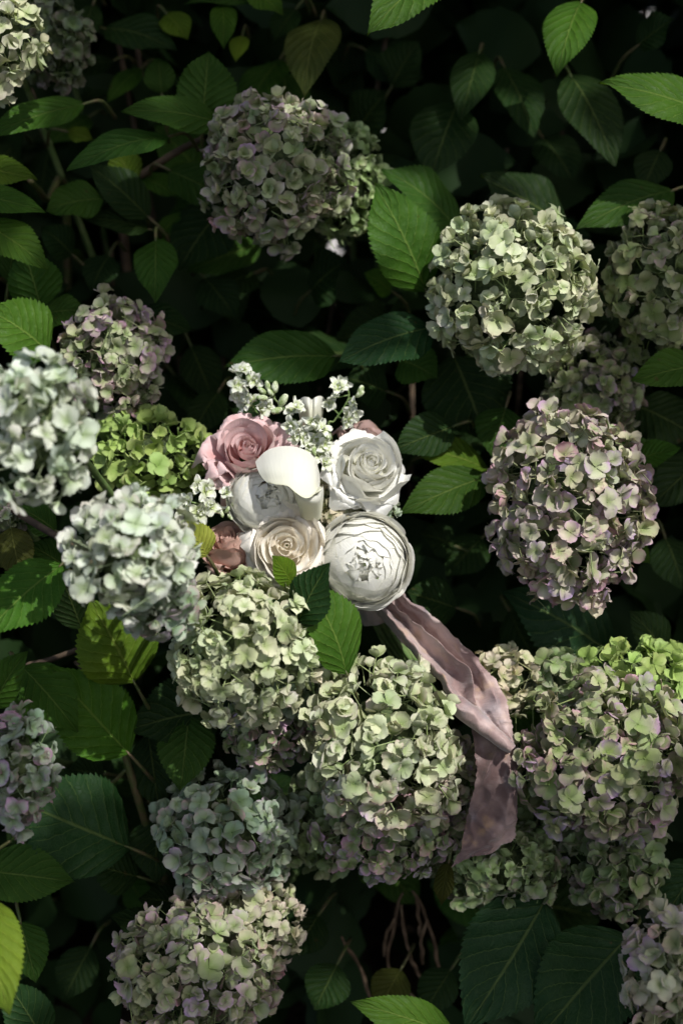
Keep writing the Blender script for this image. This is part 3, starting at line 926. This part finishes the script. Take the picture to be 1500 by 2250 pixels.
def bouquet_stem(root, c, r=0.0022):
    rs = random.Random(int(c.x * 1e5))
    j = Vector((rs.uniform(-0.012, 0.012), rs.uniform(-0.01, 0.01), rs.uniform(-0.012, 0.012)))
    pts = [Vector((0, 0, 0)), (c.lerp(BIND, 0.5) + FWD * 0.03) - c, BIND + j - c, TAIL + j * 2 - c]
    tube('stem', pts, [r * 1.2, r, r, r], M_STEM, root, sides=6)


def petal(root, mat, B, az, prof, W, wrap=1.0, lip=0.0, point=0.0, edge=0.3, seed=0, nr=11, nc=13, rumple=0.0012, sidecurl=0.0, spiral=0.0):
    """prof: (radius, height) control points from base to rim in metres; W: half width at the rim"""
    rs = random.Random(seed)
    pr = catmull(prof, 8)
    seg = np.concatenate([[0], np.cumsum(np.linalg.norm(np.diff(pr, axis=0), axis=1))])
    L = seg[-1]
    q = seg / L
    off = Vector((rs.uniform(0, 50), rs.uniform(0, 50), rs.uniform(0, 50)))
    sk = rs.uniform(-0.25, 0.25)
    ph = rs.uniform(0, 6)
    ex = pr[-1] - pr[-2]
    ex = ex / np.linalg.norm(ex)
    V, U = [], []
    for i in range(nr):
        t = i / (nr - 1)
        for j in range(nc):
            sv = -1 + 2 * j / (nc - 1)
            top = 1 - edge * abs(sv) ** 2.6 + point * max(0, 1 - abs(sv - sk) * 2.0) + 0.035 * math.sin(ph + 6 * sv)
            te = t * top
            tc = min(te, 1.0)
            rr, zz = np.interp(tc, q, pr[:, 0]), np.interp(tc, q, pr[:, 1])
            if te > 1:
                rr += ex[0] * (te - 1) * L
                zz += ex[1] * (te - 1) * L
            d2 = max(0.0, tc - 0.05)
            tr, tz = np.interp(tc, q, pr[:, 0]) - np.interp(d2, q, pr[:, 0]), np.interp(tc, q, pr[:, 1]) - np.interp(d2, q, pr[:, 1])
            tl = math.hypot(tr, tz) + 1e-9
            out = lip * max(0, (t - 0.60) / 0.40) ** 1.7 + sidecurl * W * max(0, abs(sv) - 0.5) ** 2 * 2.0 * t
            rr += out * tz / tl
            zz -= out * tr / tl
            w = W * (0.35 + 0.65 * math.sin(min(1.0, t * 1.3) * math.pi / 2))
            rho = max(0.3 * W, np.interp(tc, q, pr[:, 0])) * wrap
            a = sv * w / rho
            rr += rho * spiral * sv * t
            x = rr - rho + rho * math.cos(a)
            y = rho * math.sin(a)
            p = Vector((x * math.cos(az) - y * math.sin(az), x * math.sin(az) + y * math.cos(az), zz))
            p += noise.noise_vector(p * 70 + off) * rumple * (0.25 + t)
            V.append(B @ p)
            U.append((sv, t))
    return obj('petal', mesh('petal', V, grid_faces(nr, nc), U), mat, root)


def rose(cx, cy, R, d, axis, mat, label, inner, outer, spin=0.0, seed=0, base=-0.5):
    c = P(cx, cy, d)
    Rm = R / FPX * d
    root = empty('rose', c, label, 'rose', 'bouquet flowers')
    B = cam_basis(axis, spin)
    rs = random.Random(seed)
    k = 0
    for (cnt, rho, z, lip, point) in inner:
        for q in range(cnt):
            j1, j2 = rs.uniform(0.86, 1.14), rs.uniform(-0.05, 0.05)
            r = rho * j1
            b0 = max(base, z - 0.26 - 0.75 * r)
            prof = [(r * 0.55, b0), (0.02 + r * 0.95, b0 * 0.75 + z * 0.25), (0.03 + r * 1.12, b0 * 0.45 + z * 0.55), (r * 1.08 + 0.01, b0 * 0.18 + z * 0.82 + j2), (r, z + j2)]
            az = 2 * math.pi * (q + rs.uniform(-0.12, 0.12)) / cnt + k * 1.1
            petal(root, mat, B, az, [(a * Rm, b * Rm) for a, b in prof], (r * math.pi / cnt * 1.75 + 0.06) * Rm, 1.0, lip * Rm * rs.uniform(0.5, 1.4), point * rs.uniform(0.3, 1.5), 0.16,
                  seed * 100 + k * 10 + q, sidecurl=0.12, spiral=rs.uniform(0.12, 0.34))
        k += 1
    for (cnt, rho, zrim, drop, point, W) in outer:
        for q in range(cnt):
            r = rho * rs.uniform(0.92, 1.08)
            prof = [(0.05, base), (0.42 * r + 0.1, base * 0.85), (0.78 * r, (base + zrim) * 0.5 + 0.10), (0.93 * r, zrim + 0.04), (r * 1.02, zrim - drop * rs.uniform(0.5, 1.4))]
            az = 2 * math.pi * (q + rs.uniform(-0.2, 0.2)) / cnt + k * 0.9
            petal(root, mat, B, az, [(a * Rm, b * Rm) for a, b in prof], W * Rm * rs.uniform(0.88, 1.12), 1.25, 0.05 * Rm, point * rs.uniform(0.5, 1.4), 0.30,
                  seed * 100 + k * 10 + q, sidecurl=0.55, rumple=0.0018)
        k += 1
    V, F, U = ellipsoid_data(B @ Vector((0, 0, base * 1.05 * Rm)), B @ Vector((0, 0, 1)), 0.22 * Rm, 0.2 * Rm)
    obj('hip', mesh('hip', V, F, U), M_STEM, root)
    bouquet_stem(root, c)
    return root


#  inner: count, rim radius, rim height, lip, point      outer: count, radius, rim height, drop, point, half width
GARDEN = [(2, 0.035, 0.40, 0.02, 0), (3, 0.075, 0.41, 0.05, 0), (3, 0.13, 0.41, 0.07, 0.02), (3, 0.20, 0.39, 0.09, 0.05), (4, 0.275, 0.36, 0.11, 0.08), (4, 0.36, 0.31, 0.13, 0.12),
          (5, 0.455, 0.25, 0.15, 0.15), (5, 0.555, 0.16, 0.16, 0.18), (5, 0.66, 0.06, 0.16, 0.20)]
GARDEN_OUT = [(5, 0.84, -0.05, 0.03, 0.26, 0.46), (5, 0.96, -0.16, 0.08, 0.32, 0.48), (5, 1.06, -0.30, 0.12, 0.34, 0.48)]
LOOSE = [(2, 0.04, 0.36, 0.03, 0), (3, 0.095, 0.375, 0.08, 0), (3, 0.18, 0.36, 0.13, 0.04), (4, 0.285, 0.32, 0.17, 0.08), (4, 0.41, 0.25, 0.21, 0.12), (5, 0.55, 0.15, 0.23, 0.16), (5, 0.68, 0.03, 0.22, 0.2)]
OPEN = [(2, 0.04, 0.24, 0.02, 0), (3, 0.09, 0.26, 0.05, 0), (3, 0.16, 0.28, 0.08, 0.03), (4, 0.25, 0.29, 0.11, 0.06), (4, 0.36, 0.26, 0.14, 0.12), (4, 0.48, 0.20, 0.17, 0.18)]
OPEN_OUT = [(5, 0.72, 0.12, 0.02, 0.42, 0.34), (5, 0.92, 0.0, 0.08, 0.48, 0.34), (6, 1.06, -0.14, 0.14, 0.50, 0.34), (5, 1.12, -0.28, 0.2, 0.5, 0.36)]
SIDE = [(3, 0.06, 0.42, 0.02, 0), (3, 0.13, 0.44, 0.04, 0.05), (4, 0.22, 0.44, 0.08, 0.08), (4, 0.32, 0.40, 0.12, 0.12), (5, 0.44, 0.34, 0.16, 0.16), (5, 0.56, 0.24, 0.20, 0.2)]
SIDE_OUT = [(5, 0.78, 0.10, 0.22, 0.3, 0.34), (5, 0.92, -0.08, 0.3, 0.35, 0.34)]
rose(808, 1026, 96, 1.375, (0.26, 0.34, 0.88), M_WHITE, 'white rose with a folded outer petal beside the dark leaves', GARDEN, GARDEN_OUT, 0.4, 3)
rose(545, 990, 100, 1.385, (0.08, 0.42, 0.86), M_PINK, 'dusty pink open rose behind the white calla lily', OPEN, OPEN_OUT, 1.0, 5)
rose(628, 1200, 93, 1.355, (0.10, 0.10, 1.0), M_CREAM, 'cream rose facing outwards beside the big round white ranunculus', LOOSE, GARDEN_OUT, 2.0, 7)
rose(508, 1204, 82, 1.39, (-0.30, 0.72, 0.55), M_BLUSH, 'peach blush rose seen from its side between cream rose and yellow green leaf', SIDE, SIDE_OUT, 0.2, 9)
rose(812, 966, 66, 1.435, (0.42, 0.75, 0.35), M_MAUVE, 'faded mauve rose half hidden behind the white rose', OPEN, OPEN_OUT, 0.9, 11)


def ranunculus(cx, cy, R, d, axis, label, seed, shells, heart=0.30):
    """petals lie over one another like tiles on a flattened ball, rims opening towards the heart"""
    c = P(cx, cy, d)
    Rm = R / FPX * d
    root = empty('ranunculus', c, label, 'ranunculus', 'bouquet flowers')
    B = cam_basis(axis)
    rs = random.Random(seed)
    nr, nc = 9, 13
    for k in range(shells):
        q = k / (shells - 1)
        Rk = Rm * (0.86 + 0.14 * q)
        psi = math.radians(17 + 72 * q ** 0.92)
        cnt = 5 + int(q * 4)
        for p in range(cnt):
            az = 2 * math.pi * (p + rs.uniform(-0.2, 0.2)) / cnt + k * 1.0
            ps = psi + rs.uniform(-0.09, 0.09)
            hw = math.pi / cnt * rs.uniform(1.15, 1.5)
            lift = rs.uniform(0.005, 0.085)
            sk = rs.uniform(-0.4, 0.4)
            off = Vector((rs.uniform(0, 90), k, p))
            wob = rs.uniform(0, 6)
            V, U = [], []
            for i in range(nr):
                t = i / (nr - 1)
                for j in range(nc):
                    sv = -1 + 2 * j / (nc - 1)
                    e = ps + 0.52 * abs(sv - sk * 0.3) ** 2.4 * (0.5 + 0.5 * q) + 0.035 * math.sin(wob + 5 * sv)
                    pol = math.radians(125) * (1 - t) + e * t
                    a = az + sv * hw * (0.55 + 0.45 * t)
                    rr = Rk * (1 + lift * t * t + 0.055 * (max(0, t - 0.7) / 0.3) ** 2 - 0.05 * sv * sv)
                    pnt = Vector((rr * math.sin(pol) * math.cos(a), rr * math.sin(pol) * math.sin(a), rr * math.cos(pol) * 0.70 - 0.12 * Rm))
                    rho = math.hypot(pnt.x, pnt.y) / Rm
                    pnt.z -= 0.16 * Rm * max(0, 1 - rho / 0.42) ** 1.5        # dimple round the heart
                    pnt += noise.noise_vector(pnt * 95 + off) * 0.0009 * t
                    V.append(B @ pnt)
                    U.append((sv, 0.15 + 0.85 * t))
            obj('petal', mesh('petal', V, grid_faces(nr, nc), U), M_RANUN, root)
    # gathered heart: small crumpled petals standing round a green eye
    for p in range(34):
        r = heart * (0.12 + 0.88 * (p / 33) ** 0.7)
        h = 0.46 + 0.05 * rs.random()
        petal(root, M_RANUN, B, p * 2.4, [(r * Rm, 0.18 * Rm), (r * 1.15 * Rm, 0.32 * Rm), (r * rs.uniform(0.75, 1.1) * Rm, h * Rm), (r * rs.uniform(0.4, 0.95) * Rm, (h + 0.03) * Rm)],
              Rm * rs.uniform(0.09, 0.17), 1.3, rs.uniform(-0.02, 0.05) * Rm, 0.1, 0.3, seed * 50 + p, 8, 7, 0.0022, 0.3)
    V, F, U = ellipsoid_data(B @ Vector((0, 0, 0.26 * Rm)), B @ Vector((0, 0, 1)), 0.15 * Rm, 0.42 * Rm, 14, 8)
    obj('inner_cup', mesh('inner_cup', V, F, [(u * 2 - 1, 0.6) for u, v in U]), M_RANUN, root)
    V, F, U = ellipsoid_data(B @ Vector((0, 0, 0.36 * Rm)), B @ Vector((0, 0, 1)), 0.10 * Rm, 0.07 * Rm)
    obj('heart', mesh('heart', V, F, U), M_BUD, root)
    bouquet_stem(root, c)
    return root


ranunculus(800, 1234, 101, 1.375, (0.04, -0.10, 1.0), 'big round pure white ranunculus above the start of the ribbon', 21, 13, 0.38)
ranunculus(582, 1096, 78, 1.375, (0.26, 0.20, 0.95), 'ivory ranunculus half covered by the calla lily', 22, 18, 0.36)


def patch(name, rows, mat, root, sub=5, rumple=0.0, seed=0, freq=60.0, fray=0.0):
    """smooth surface through control points given as photo pixel and depth"""
    g = np.array([[tuple(P(*p)) for p in r] for r in rows])
    g = catmull(g, sub)
    g = np.swapaxes(catmull(np.swapaxes(g, 0, 1), sub), 0, 1)
    nr, nc = g.shape[:2]
    base = root.location
    V, U = [], []
    for i in range(nr):
        for j in range(nc):
            v = Vector(g[i, j]) - base
            if rumple:
                v += noise.noise_vector(v * freq + Vector((seed, 0, 0))) * rumple
                rg = 1 - abs(noise.noise(v * freq * 0.55 + Vector((0, seed * 2, 0)))) * 2
                v -= FWD * rumple * 2.4 * max(0, rg) ** 3
            if fray and (j in (0, nc - 1) or i == nr - 1):
                v += noise.noise_vector(v * 900) * fray
            V.append(v)
            U.append((-1 + 2 * j / (nc - 1), i / (nr - 1)))
    return obj(name, mesh(name, V, grid_faces(nr, nc), U), mat, root)


D = 1.330
c = P(660, 1080, 1.345)
calla = empty('calla_lily', c, 'smooth white calla lily curling over the ivory ranunculus', 'calla lily', 'bouquet flowers')


def dz(rows, deps):
    return [[(x, y, dd) for (x, y), dd in zip(r, dr)] for r, dr in zip(rows, deps)]


patch('spathe', dz([
    [(561, 1014), (586, 990), (622, 980), (661, 985), (691, 1006), (702, 1040)],
    [(564, 1026), (590, 1010), (625, 1003), (662, 1006), (692, 1027), (703, 1056)],
    [(569, 1038), (593, 1032), (628, 1030), (662, 1032), (691, 1048), (702, 1068)],
    [(578, 1052), (598, 1053), (630, 1054), (657, 1058), (684, 1068), (700, 1078)],
    [(588, 1061), (604, 1064), (630, 1067), (649, 1076), (672, 1088), (700, 1084)],
    [(591, 1060), (606, 1062), (632, 1066), (648, 1082), (676, 1095), (707, 1072)],
    [(592, 1055), (607, 1056), (634, 1060), (652, 1080), (678, 1090), (703, 1068)],
], [
    [1.352, 1.352, 1.350, 1.350, 1.352, 1.354],
    [1.343, 1.338, 1.334, 1.334, 1.338, 1.345],
    [1.336, 1.327, 1.322, 1.322, 1.328, 1.337],
    [1.330, 1.322, 1.316, 1.316, 1.320, 1.328],
    [1.325, 1.318, 1.312, 1.310, 1.312, 1.318],
    [1.328, 1.321, 1.315, 1.310, 1.310, 1.318],
    [1.338, 1.334, 1.330, 1.322, 1.322, 1.328],
]), M_CALLA, calla, 6)
patch('throat', dz([
    [(640, 1070), (655, 1084), (680, 1091), (700, 1084), (709, 1068)],
    [(645, 1082), (658, 1098), (682, 1104), (702, 1098), (711, 1080)],
    [(652, 1104), (664, 1114), (684, 1117), (702, 1112), (710, 1100)],
    [(662, 1140), (670, 1142), (686, 1144), (700, 1142), (706, 1136)],
], [[1.340, 1.322, 1.318, 1.322, 1.342], [1.342, 1.325, 1.320, 1.325, 1.344], [1.350, 1.336, 1.331, 1.336, 1.350], [1.372, 1.362, 1.358, 1.362, 1.372]]), M_CALLA, calla, 5)
bouquet_stem(calla, c, 0.003)
c = P(684, 920, 1.425)
calla2 = empty('calla_lily', c, 'cream calla lily half hidden between two larkspur sprigs', 'calla lily', 'bouquet flowers')
patch('spathe', dz([
    [(652, 886), (664, 873), (678, 873), (685, 878), (692, 873), (705, 870), (716, 880)],
    [(654, 896), (665, 890), (678, 889), (685, 892), (692, 889), (703, 888), (712, 894)],
    [(657, 912), (667, 910), (678, 908), (685, 912), (692, 908), (702, 910), (709, 912)],
    [(662, 940), (670, 942), (679, 942), (685, 944), (692, 942), (699, 942), (704, 940)],
], [[1.425, 1.412, 1.404, 1.412, 1.404, 1.412, 1.425], [1.424, 1.408, 1.399, 1.405, 1.399, 1.408, 1.424], [1.425, 1.410, 1.402, 1.404, 1.402, 1.410, 1.425], [1.428, 1.418, 1.412, 1.412, 1.412, 1.418, 1.428]]), M_CALLA, calla2, 5)
bouquet_stem(calla2, c, 0.003)

# larkspur sprigs
def larkspur_mesh(idx):
    rs = random.Random(300 + idx)
    V, F, U = [], [], []
    nr, nc = 6, 5
    for p in range(5 + 3):
        inner = p >= 5
        az = 2 * math.pi * p / (3 if inner else 5) + rs.uniform(-0.2, 0.2)
        el = math.radians(rs.uniform(10, 40) + (28 if inner else 0))
        ln = (0.55 if inner else 1.0) * rs.uniform(0.85, 1.15)
        pw = (0.22 if inner else 0.36) * rs.uniform(0.85, 1.2)
        cl = rs.uniform(-0.2, 0.5)
        off = len(V)
        for i in range(nr):
            t = i / (nr - 1)
            w = pw * math.sin(math.pi * (0.08 + 0.84 * t)) ** 0.8
            th = el - cl * t
            for j in range(nc):
                s = -1 + 2 * j / (nc - 1)
                x, y = t * ln, s * w
                z = 0.3 * w * s * s + 0.11 * math.sin(5 * t + 4 * s + p * 1.7) * (0.4 + t)
                X, Z = x * math.cos(th) - z * math.sin(th), x * math.sin(th) + z * math.cos(th)
                V.append((X * math.cos(az) - y * math.sin(az), X * math.sin(az) + y * math.cos(az), Z))
                U.append((s, t))
        F += grid_faces(nr, nc, off)
    me = mesh('floret', V, F, U)
    me.materials.append(M_DELPH)
    return me


LARK = [larkspur_mesh(i) for i in range(6)]


def sprig(label, stem, florets, buds, d, seed):
    rs = random.Random(seed)
    pts = [P(x, y, d + 0.004 * i) for i, (x, y) in enumerate(stem)]
    c = pts[-1]
    root = empty('larkspur_sprig', c, label, 'flower sprig', 'bouquet flowers')
    j = Vector((rs.uniform(-0.012, 0.012), 0, rs.uniform(-0.012, 0.012)))
    tube('stem', [p - c for p in pts] + [c.lerp(BIND, 0.5) + FWD * 0.03 - c, BIND + j - c, TAIL + j - c], [0.0010] * (len(pts) - 1) + [0.0016, 0.002, 0.002, 0.002], M_STEM, root, sides=6)
    spts = catmull([tuple(p) for p in pts], 12)

    def stalk(p):
        i = int(np.argmin(np.linalg.norm(spts - np.array(p), axis=1)))
        q = Vector(spts[min(len(spts) - 1, i + 5)])
        tube('flower_stalk', [p - c, p.lerp(q, 0.5) + FWD * 0.003 - c, q - c], [0.0007, 0.0006, 0.0008], M_STEM, root, sides=5, sub=4)
    for (x, y, r) in florets:
        p = P(x, y, d + rs.uniform(-0.014, 0.004))
        zax = camvec(rs.gauss(0, 0.55), rs.gauss(0.15, 0.5), 0.8).normalized()
        xax = Matrix.Rotation(rs.uniform(0, 6), 3, zax) @ zax.orthogonal().normalized()
        s = r / FPX * d * 1.18
        m = (Matrix((xax, zax.cross(xax), zax)).transposed() * s).to_4x4()
        m.translation = p - c
        o = obj('floret', LARK[rs.randrange(6)], None, root)
        o.matrix_local = m
        stalk(p)
    for (x, y, dx, dy, r) in buds:
        p = P(x, y, d - 0.004)
        ax = camvec(dx, -dy, 0.3).normalized()
        s = r / FPX * d * 0.88
        V, F, U = ellipsoid_data(p - c, ax, s * 1.5, s * 0.8)
        V = [v + noise.noise_vector(v * 420) * s * 0.16 for v in V]
        obj('bud', mesh('bud', V, F, U), M_BUD, root)
        stalk(p - ax * s * 1.2)


sprig('white larkspur spike rising above the dusty pink rose', [(528, 812), (534, 845), (548, 885), (585, 925), (640, 960)],
      [(524, 818, 20), (536, 812, 18), (524, 846, 19), (560, 838, 22), (546, 862, 20), (533, 872, 21), (553, 884, 22), (538, 896, 20), (572, 898, 20), (586, 890, 18), (519, 868, 16)], [(545, 830, 0, -1, 8)], 1.415, 1)
sprig('green budded larkspur stem leaning over the dusty pink rose', [(574, 852), (598, 872), (622, 896), (642, 920), (662, 950)],
      [(652, 896, 20), (640, 902, 15)], [(575, 858, -0.7, -0.5, 9), (588, 848, -0.2, -1, 9), (604, 851, 0.1, -1, 11), (576, 874, -1, -0.1, 10), (608, 902, -0.6, 0.2, 11), (622, 880, 0.5, -0.8, 13), (594, 862, -0.5, -0.6, 8)], 1.395, 2)
sprig('short greenish white larkspur blossoms between dusty pink rose and white rose', [(680, 922), (682, 950), (690, 975), (684, 1000)],
      [(640, 936, 22), (658, 944, 22), (690, 926, 22), (704, 944, 24), (668, 964, 24), (694, 966, 22), (712, 978, 22), (700, 1000, 20), (714, 1016, 18), (650, 958, 18), (676, 982, 18)], [(690, 990, 0.2, 1, 9), (716, 960, 1, 0.1, 8)], 1.378, 3)
sprig('thin larkspur sprig with small white blossoms above the white rose', [(762, 848), (766, 872), (752, 900), (734, 925), (724, 950)],
      [(742, 850, 20), (752, 842, 18), (722, 886, 18), (770, 904, 24), (762, 924, 20), (780, 890, 15), (734, 874, 13)], [(792, 858, 0.3, -1, 10), (790, 866, 0.8, -0.5, 9), (758, 930, 0, 1, 9)], 1.415, 4)
sprig('white and green larkspur tips beside the yellow green leaf', [(405, 1100), (440, 1108), (480, 1120), (530, 1140)],
      [(452, 1076, 26), (436, 1066, 20), (412, 1104, 22), (404, 1120, 20), (440, 1124, 24), (462, 1112, 20), (476, 1126, 20), (424, 1134, 18), (498, 1082, 16)], [(500, 1120, 0.5, -0.8, 7), (512, 1108, 0.2, -1, 6), (530, 1130, 1, 0.2, 8), (520, 1122, 0.4, -0.6, 6), (488, 1130, 0.2, 1, 6), (506, 1136, 0.6, 0.6, 7)], 1.37, 5)
# single yellow-green leaf in the bouquet
lf = add_leaf(456, 1222, 404, 1142, 72, 1.345, 1.325, 0, 'l', stalk=0.02)
lf.color = (0.30, 0.34, 0.06, 1)

# ------------------------------------------------------------------ ribbon
def ribbon_material(name, dark, light):
    n = NT(name)
    geo = n.new('ShaderNodeNewGeometry')
    big = n.noise(17.0, 4.0, geo.outputs['Position'], 0.6)
    col = n.mix(n.step(big, 0.38, 0.64), dark, light)
    col = n.mix(n.step(n.noise(38.0, 3.0, geo.outputs['Position']), 0.56, 0.72, 0.0, 0.45), col, (0.42, 0.27, 0.13))
    col = n.mix(n.step(n.noise(27.0, 2.0, geo.outputs['Position']), 0.58, 0.72, 0.0, 0.5), col, (0.19, 0.19, 0.22))
    uv = n.new('ShaderNodeUVMap', uv_map='uv').outputs[0]
    mp = n.new('ShaderNodeMapping')
    mp.inputs['Scale'].default_value = (3, 60, 1)
    n.link(uv, mp.inputs[0])
    cr = n.noise(1.0, 4.0, mp.outputs[0], 0.6)
    fine = n.noise(900.0, 2.0, geo.outputs['Position'])
    nor = n.bump(n.math('ADD', n.math('MULTIPLY', cr, 0.7), n.math('MULTIPLY', fine, 0.25)), 0.7, 0.0016)
    return n.thin(col, col, 0.08, 0.5, 0.4, nor, 0.5)


M_RIBBON_LIT = ribbon_material('mauve_reverse_lit', (0.24, 0.155, 0.145), (0.50, 0.38, 0.35))  # reverse side, lightened to paint in sun on the upper length
M_RIBBON_SHADED = ribbon_material('mauve_pile_shaded', (0.115, 0.068, 0.064), (0.33, 0.235, 0.215))  # pile side, darkened to paint in shade on the lower length
rb = empty('ribbon', P(850, 1330, 1.44), 'crumpled dusty mauve velvet ribbon trailing from the bouquet over the flower heads', 'ribbon')


def ribrow(lx, ly, rx, ry, d, prof):
    """prof: (position across 0..1, metres towards the viewer)"""
    return [(lx + (rx - lx) * s, ly + (ry - ly) * s, d - z) for s, z in prof]


F1 = [(0, 0), (.18, .016), (.34, .002), (.56, .020), (.40, -.010), (.68, -.014), (.88, .010), (1, .014)]
F2 = [(0, -.004), (.16, .018), (.32, .000), (.64, .024), (.44, -.006), (.66, -.014), (.84, .006), (1, .018)]
F3 = [(0, -.002), (.14, .020), (.30, -.002), (.70, .026), (.48, -.002), (.66, -.010), (.84, .008), (1, .006)]
F4 = [(0, .000), (.10, .014), (.24, .004), (.50, .018), (.42, .000), (.62, -.006), (.82, .006), (1, .000)]
F5 = [(0, .002), (.10, .010), (.22, .004), (.36, .008), (.46, .000), (.64, .004), (.84, .006), (1, .000)]
rows = [
    ribrow(800, 1318, 884, 1300, 1.455, F1),
    ribrow(832, 1352, 905, 1322, 1.440, F1),
    ribrow(866, 1390, 950, 1350, 1.425, F1),
    ribrow(898, 1428, 992, 1392, 1.410, F2),
    ribrow(930, 1464, 1030, 1428, 1.398, F2),
    ribrow(962, 1492, 1066, 1466, 1.388, F3),
    ribrow(982, 1530, 1096, 1506, 1.378, F4),
    ribrow(1010, 1566, 1114, 1548, 1.370, F5),
    ribrow(1046, 1600, 1122, 1586, 1.364, F5),
    ribrow(1086, 1634, 1128, 1618, 1.360, F5),
    ribrow(1110, 1650, 1130, 1640, 1.362, F5),
]
patch('upper_length', rows, M_RIBBON_LIT, rb, 9, 0.0020, 3, 85, 0.0012)
G1 = [(0, 0), (.2, .003), (.4, .001), (.6, -.003), (.8, .002), (1, .000)]
G2 = [(0, .002), (.2, -.001), (.4, .003), (.6, .005), (.8, -.001), (1, -.003)]
rows = [
    ribrow(1030, 1560, 1112, 1552, 1.384, G1),
    ribrow(1036, 1600, 1124, 1606, 1.378, G1),
    ribrow(1042, 1648, 1133, 1658, 1.368, G2),
    ribrow(1045, 1692, 1137, 1712, 1.362, G1),
    ribrow(1038, 1740, 1136, 1766, 1.360, G2),
    ribrow(1026, 1790, 1132, 1806, 1.358, G1),
    ribrow(1016, 1836, 1130, 1836, 1.356, G2),
    ribrow(1008, 1872, 1120, 1852, 1.356, G1),
    ribrow(996, 1902, 1096, 1868, 1.358, G1),
]
rows[-1] = [(994, 1906, 1.358), (1014, 1892, 1.356), (1036, 1882, 1.355), (1060, 1877, 1.354), (1084, 1870, 1.356), (1112, 1856, 1.358)]
patch('lower_length', rows, M_RIBBON_SHADED, rb, 9, 0.0019, 9, 75, 0.0014)
# rolled fold where the ribbon turns over
ux, uy = 137 / 178, 113 / 178
rows = []
for q in (0.0, 0.12, 0.3, 0.5, 0.7, 0.88, 1.0):
    cx, cy = 988 + 136 * q, 1534 + 112 * q
    w = (10, 20, 23, 21, 18, 16, 11)[len(rows)]
    dd = 1.358 - 0.006 * q
    rows.append([(cx - uy * w * math.cos(a), cy + ux * w * math.cos(a), dd - 0.013 * math.sin(a)) for a in (-0.7, 0.0, 0.6, 1.2, 1.9, 2.6, 3.3, 4.1)])
patch('rolled_fold', rows, M_RIBBON_LIT, rb, 7, 0.0010, 4, 80)
# wrapped binding round the stems just under the flowers
patch('wrap', dz([
    [(775, 1325), (800, 1318), (830, 1314), (862, 1306), (880, 1296)],
    [(782, 1350), (806, 1346), (836, 1340), (866, 1330), (884, 1318)],
    [(800, 1376), (820, 1374), (846, 1368), (874, 1356), (890, 1342)],
], [[1.475, 1.452, 1.445, 1.452, 1.475]] * 3), M_RIBBON_LIT, rb, 5, 0.0012, 5, 80)

# ------------------------------------------------------------------ unseen tree overhead, crown shaped to dapple the light
LIT = [  # photo pixel, depth, radius in pixels: where the canopy is left open for sunlight
    (700, 1110, 1.36, 250), (640, 960, 1.40, 130), (820, 1240, 1.36, 140), (620, 1200, 1.36, 130), (565, 1370, 1.28, 110), (880, 1580, 1.30, 135), (1060, 1490, 1.37, 95), (1125, 1480, 1.40, 80),
    (1262, 1020, 1.34, 140), (1190, 590, 1.36, 130), (80, 890, 1.10, 130), (330, 1170, 1.14, 110), (880, 20, 1.38, 70), (1430, 230, 1.42, 75), (1275, 90, 1.48, 55),
    (45, 710, 1.40, 60), (50, 1320, 1.28, 120), (235, 1590, 1.40, 45), (90, 1530, 1.37, 45), (20, 2100, 1.2, 60), (1400, 1460, 1.38, 85), (1350, 1600, 1.31, 50),
    (545, 2040, 1.32, 28), (880, 530, 1.45, 55), (860, 2225, 1.35, 60), (250, 1450, 1.4, 50), (740, 1400, 1.32, 60), (30, 60, 1.36, 60), (345, 975, 1.38, 60), (250, 700, 1.4, 40),
]
sx = SUN_TO.orthogonal().normalized()
sy = SUN_TO.cross(sx)
LITP = [(P(x, y, d).dot(sx), P(x, y, d).dot(sy), r / FPX * d + 0.045) for x, y, d, r in LIT]
CC = P(750, 1125, 1.4)


def canopy_sample(rs):
    a = rs.uniform(-0.95, 0.95)
    b = rs.uniform(-0.95, 0.95)
    h = rs.uniform(2.7, 3.25)
    return np.array(CC + SUN_TO * h + sx * a + sy * b)


def canopy_keep(c):  # omits leaves that would shade the chosen sunlit spots
    v = Vector(c)
    x, y = v.dot(sx), v.dot(sy)
    for a, b, r in LITP:
        if (x - a) ** 2 + (y - b) ** 2 < r * r:
            return False
    return True


tree_base = Vector((2.35, -2.6, 0))
tree = empty('unseen_shade_tree', tree_base, 'unseen leafy tree over the shrub, crown gaps cut for its sunlit spots', 'tree')
hub = CC + SUN_TO * 3.1
fork = Vector((2.1, -2.4, 2.3))
tube('trunk', [Vector((0, 0, 0)), Vector((0.03, 0.05, 1.2)), fork - tree_base], [0.11, 0.085, 0.065], M_WOOD, tree, sides=12)
rs = random.Random(31)
for k in range(7):
    fx, fy = (fork - hub).dot(sx), (fork - hub).dot(sy)
    fa = math.atan2(fy, fx) + (k - 3) * 0.36                # boughs kept to the trunk's side, off the sunlit spots
    e = hub + (sx * math.cos(fa) + sy * math.sin(fa)) * rs.uniform(0.62, 0.9) + SUN_TO * 0.25
    tube('limb', [fork - tree_base, fork.lerp(e, 0.5) + Vector((0, 0, 0.2)) - tree_base, e - tree_base], [0.045, 0.022, 0.006], M_WOOD, tree, sides=8)
me = leaf_cloud(4600, canopy_sample, 0.10, 8, keep=canopy_keep, normal_bias=np.array(SUN_TO) * 0.6)
me.transform(Matrix.Translation(-tree_base))
o = obj('crown', me, M_MASS, tree)
o['kind'] = 'stuff'
o.color = (0.05, 0.10, 0.03, 1)
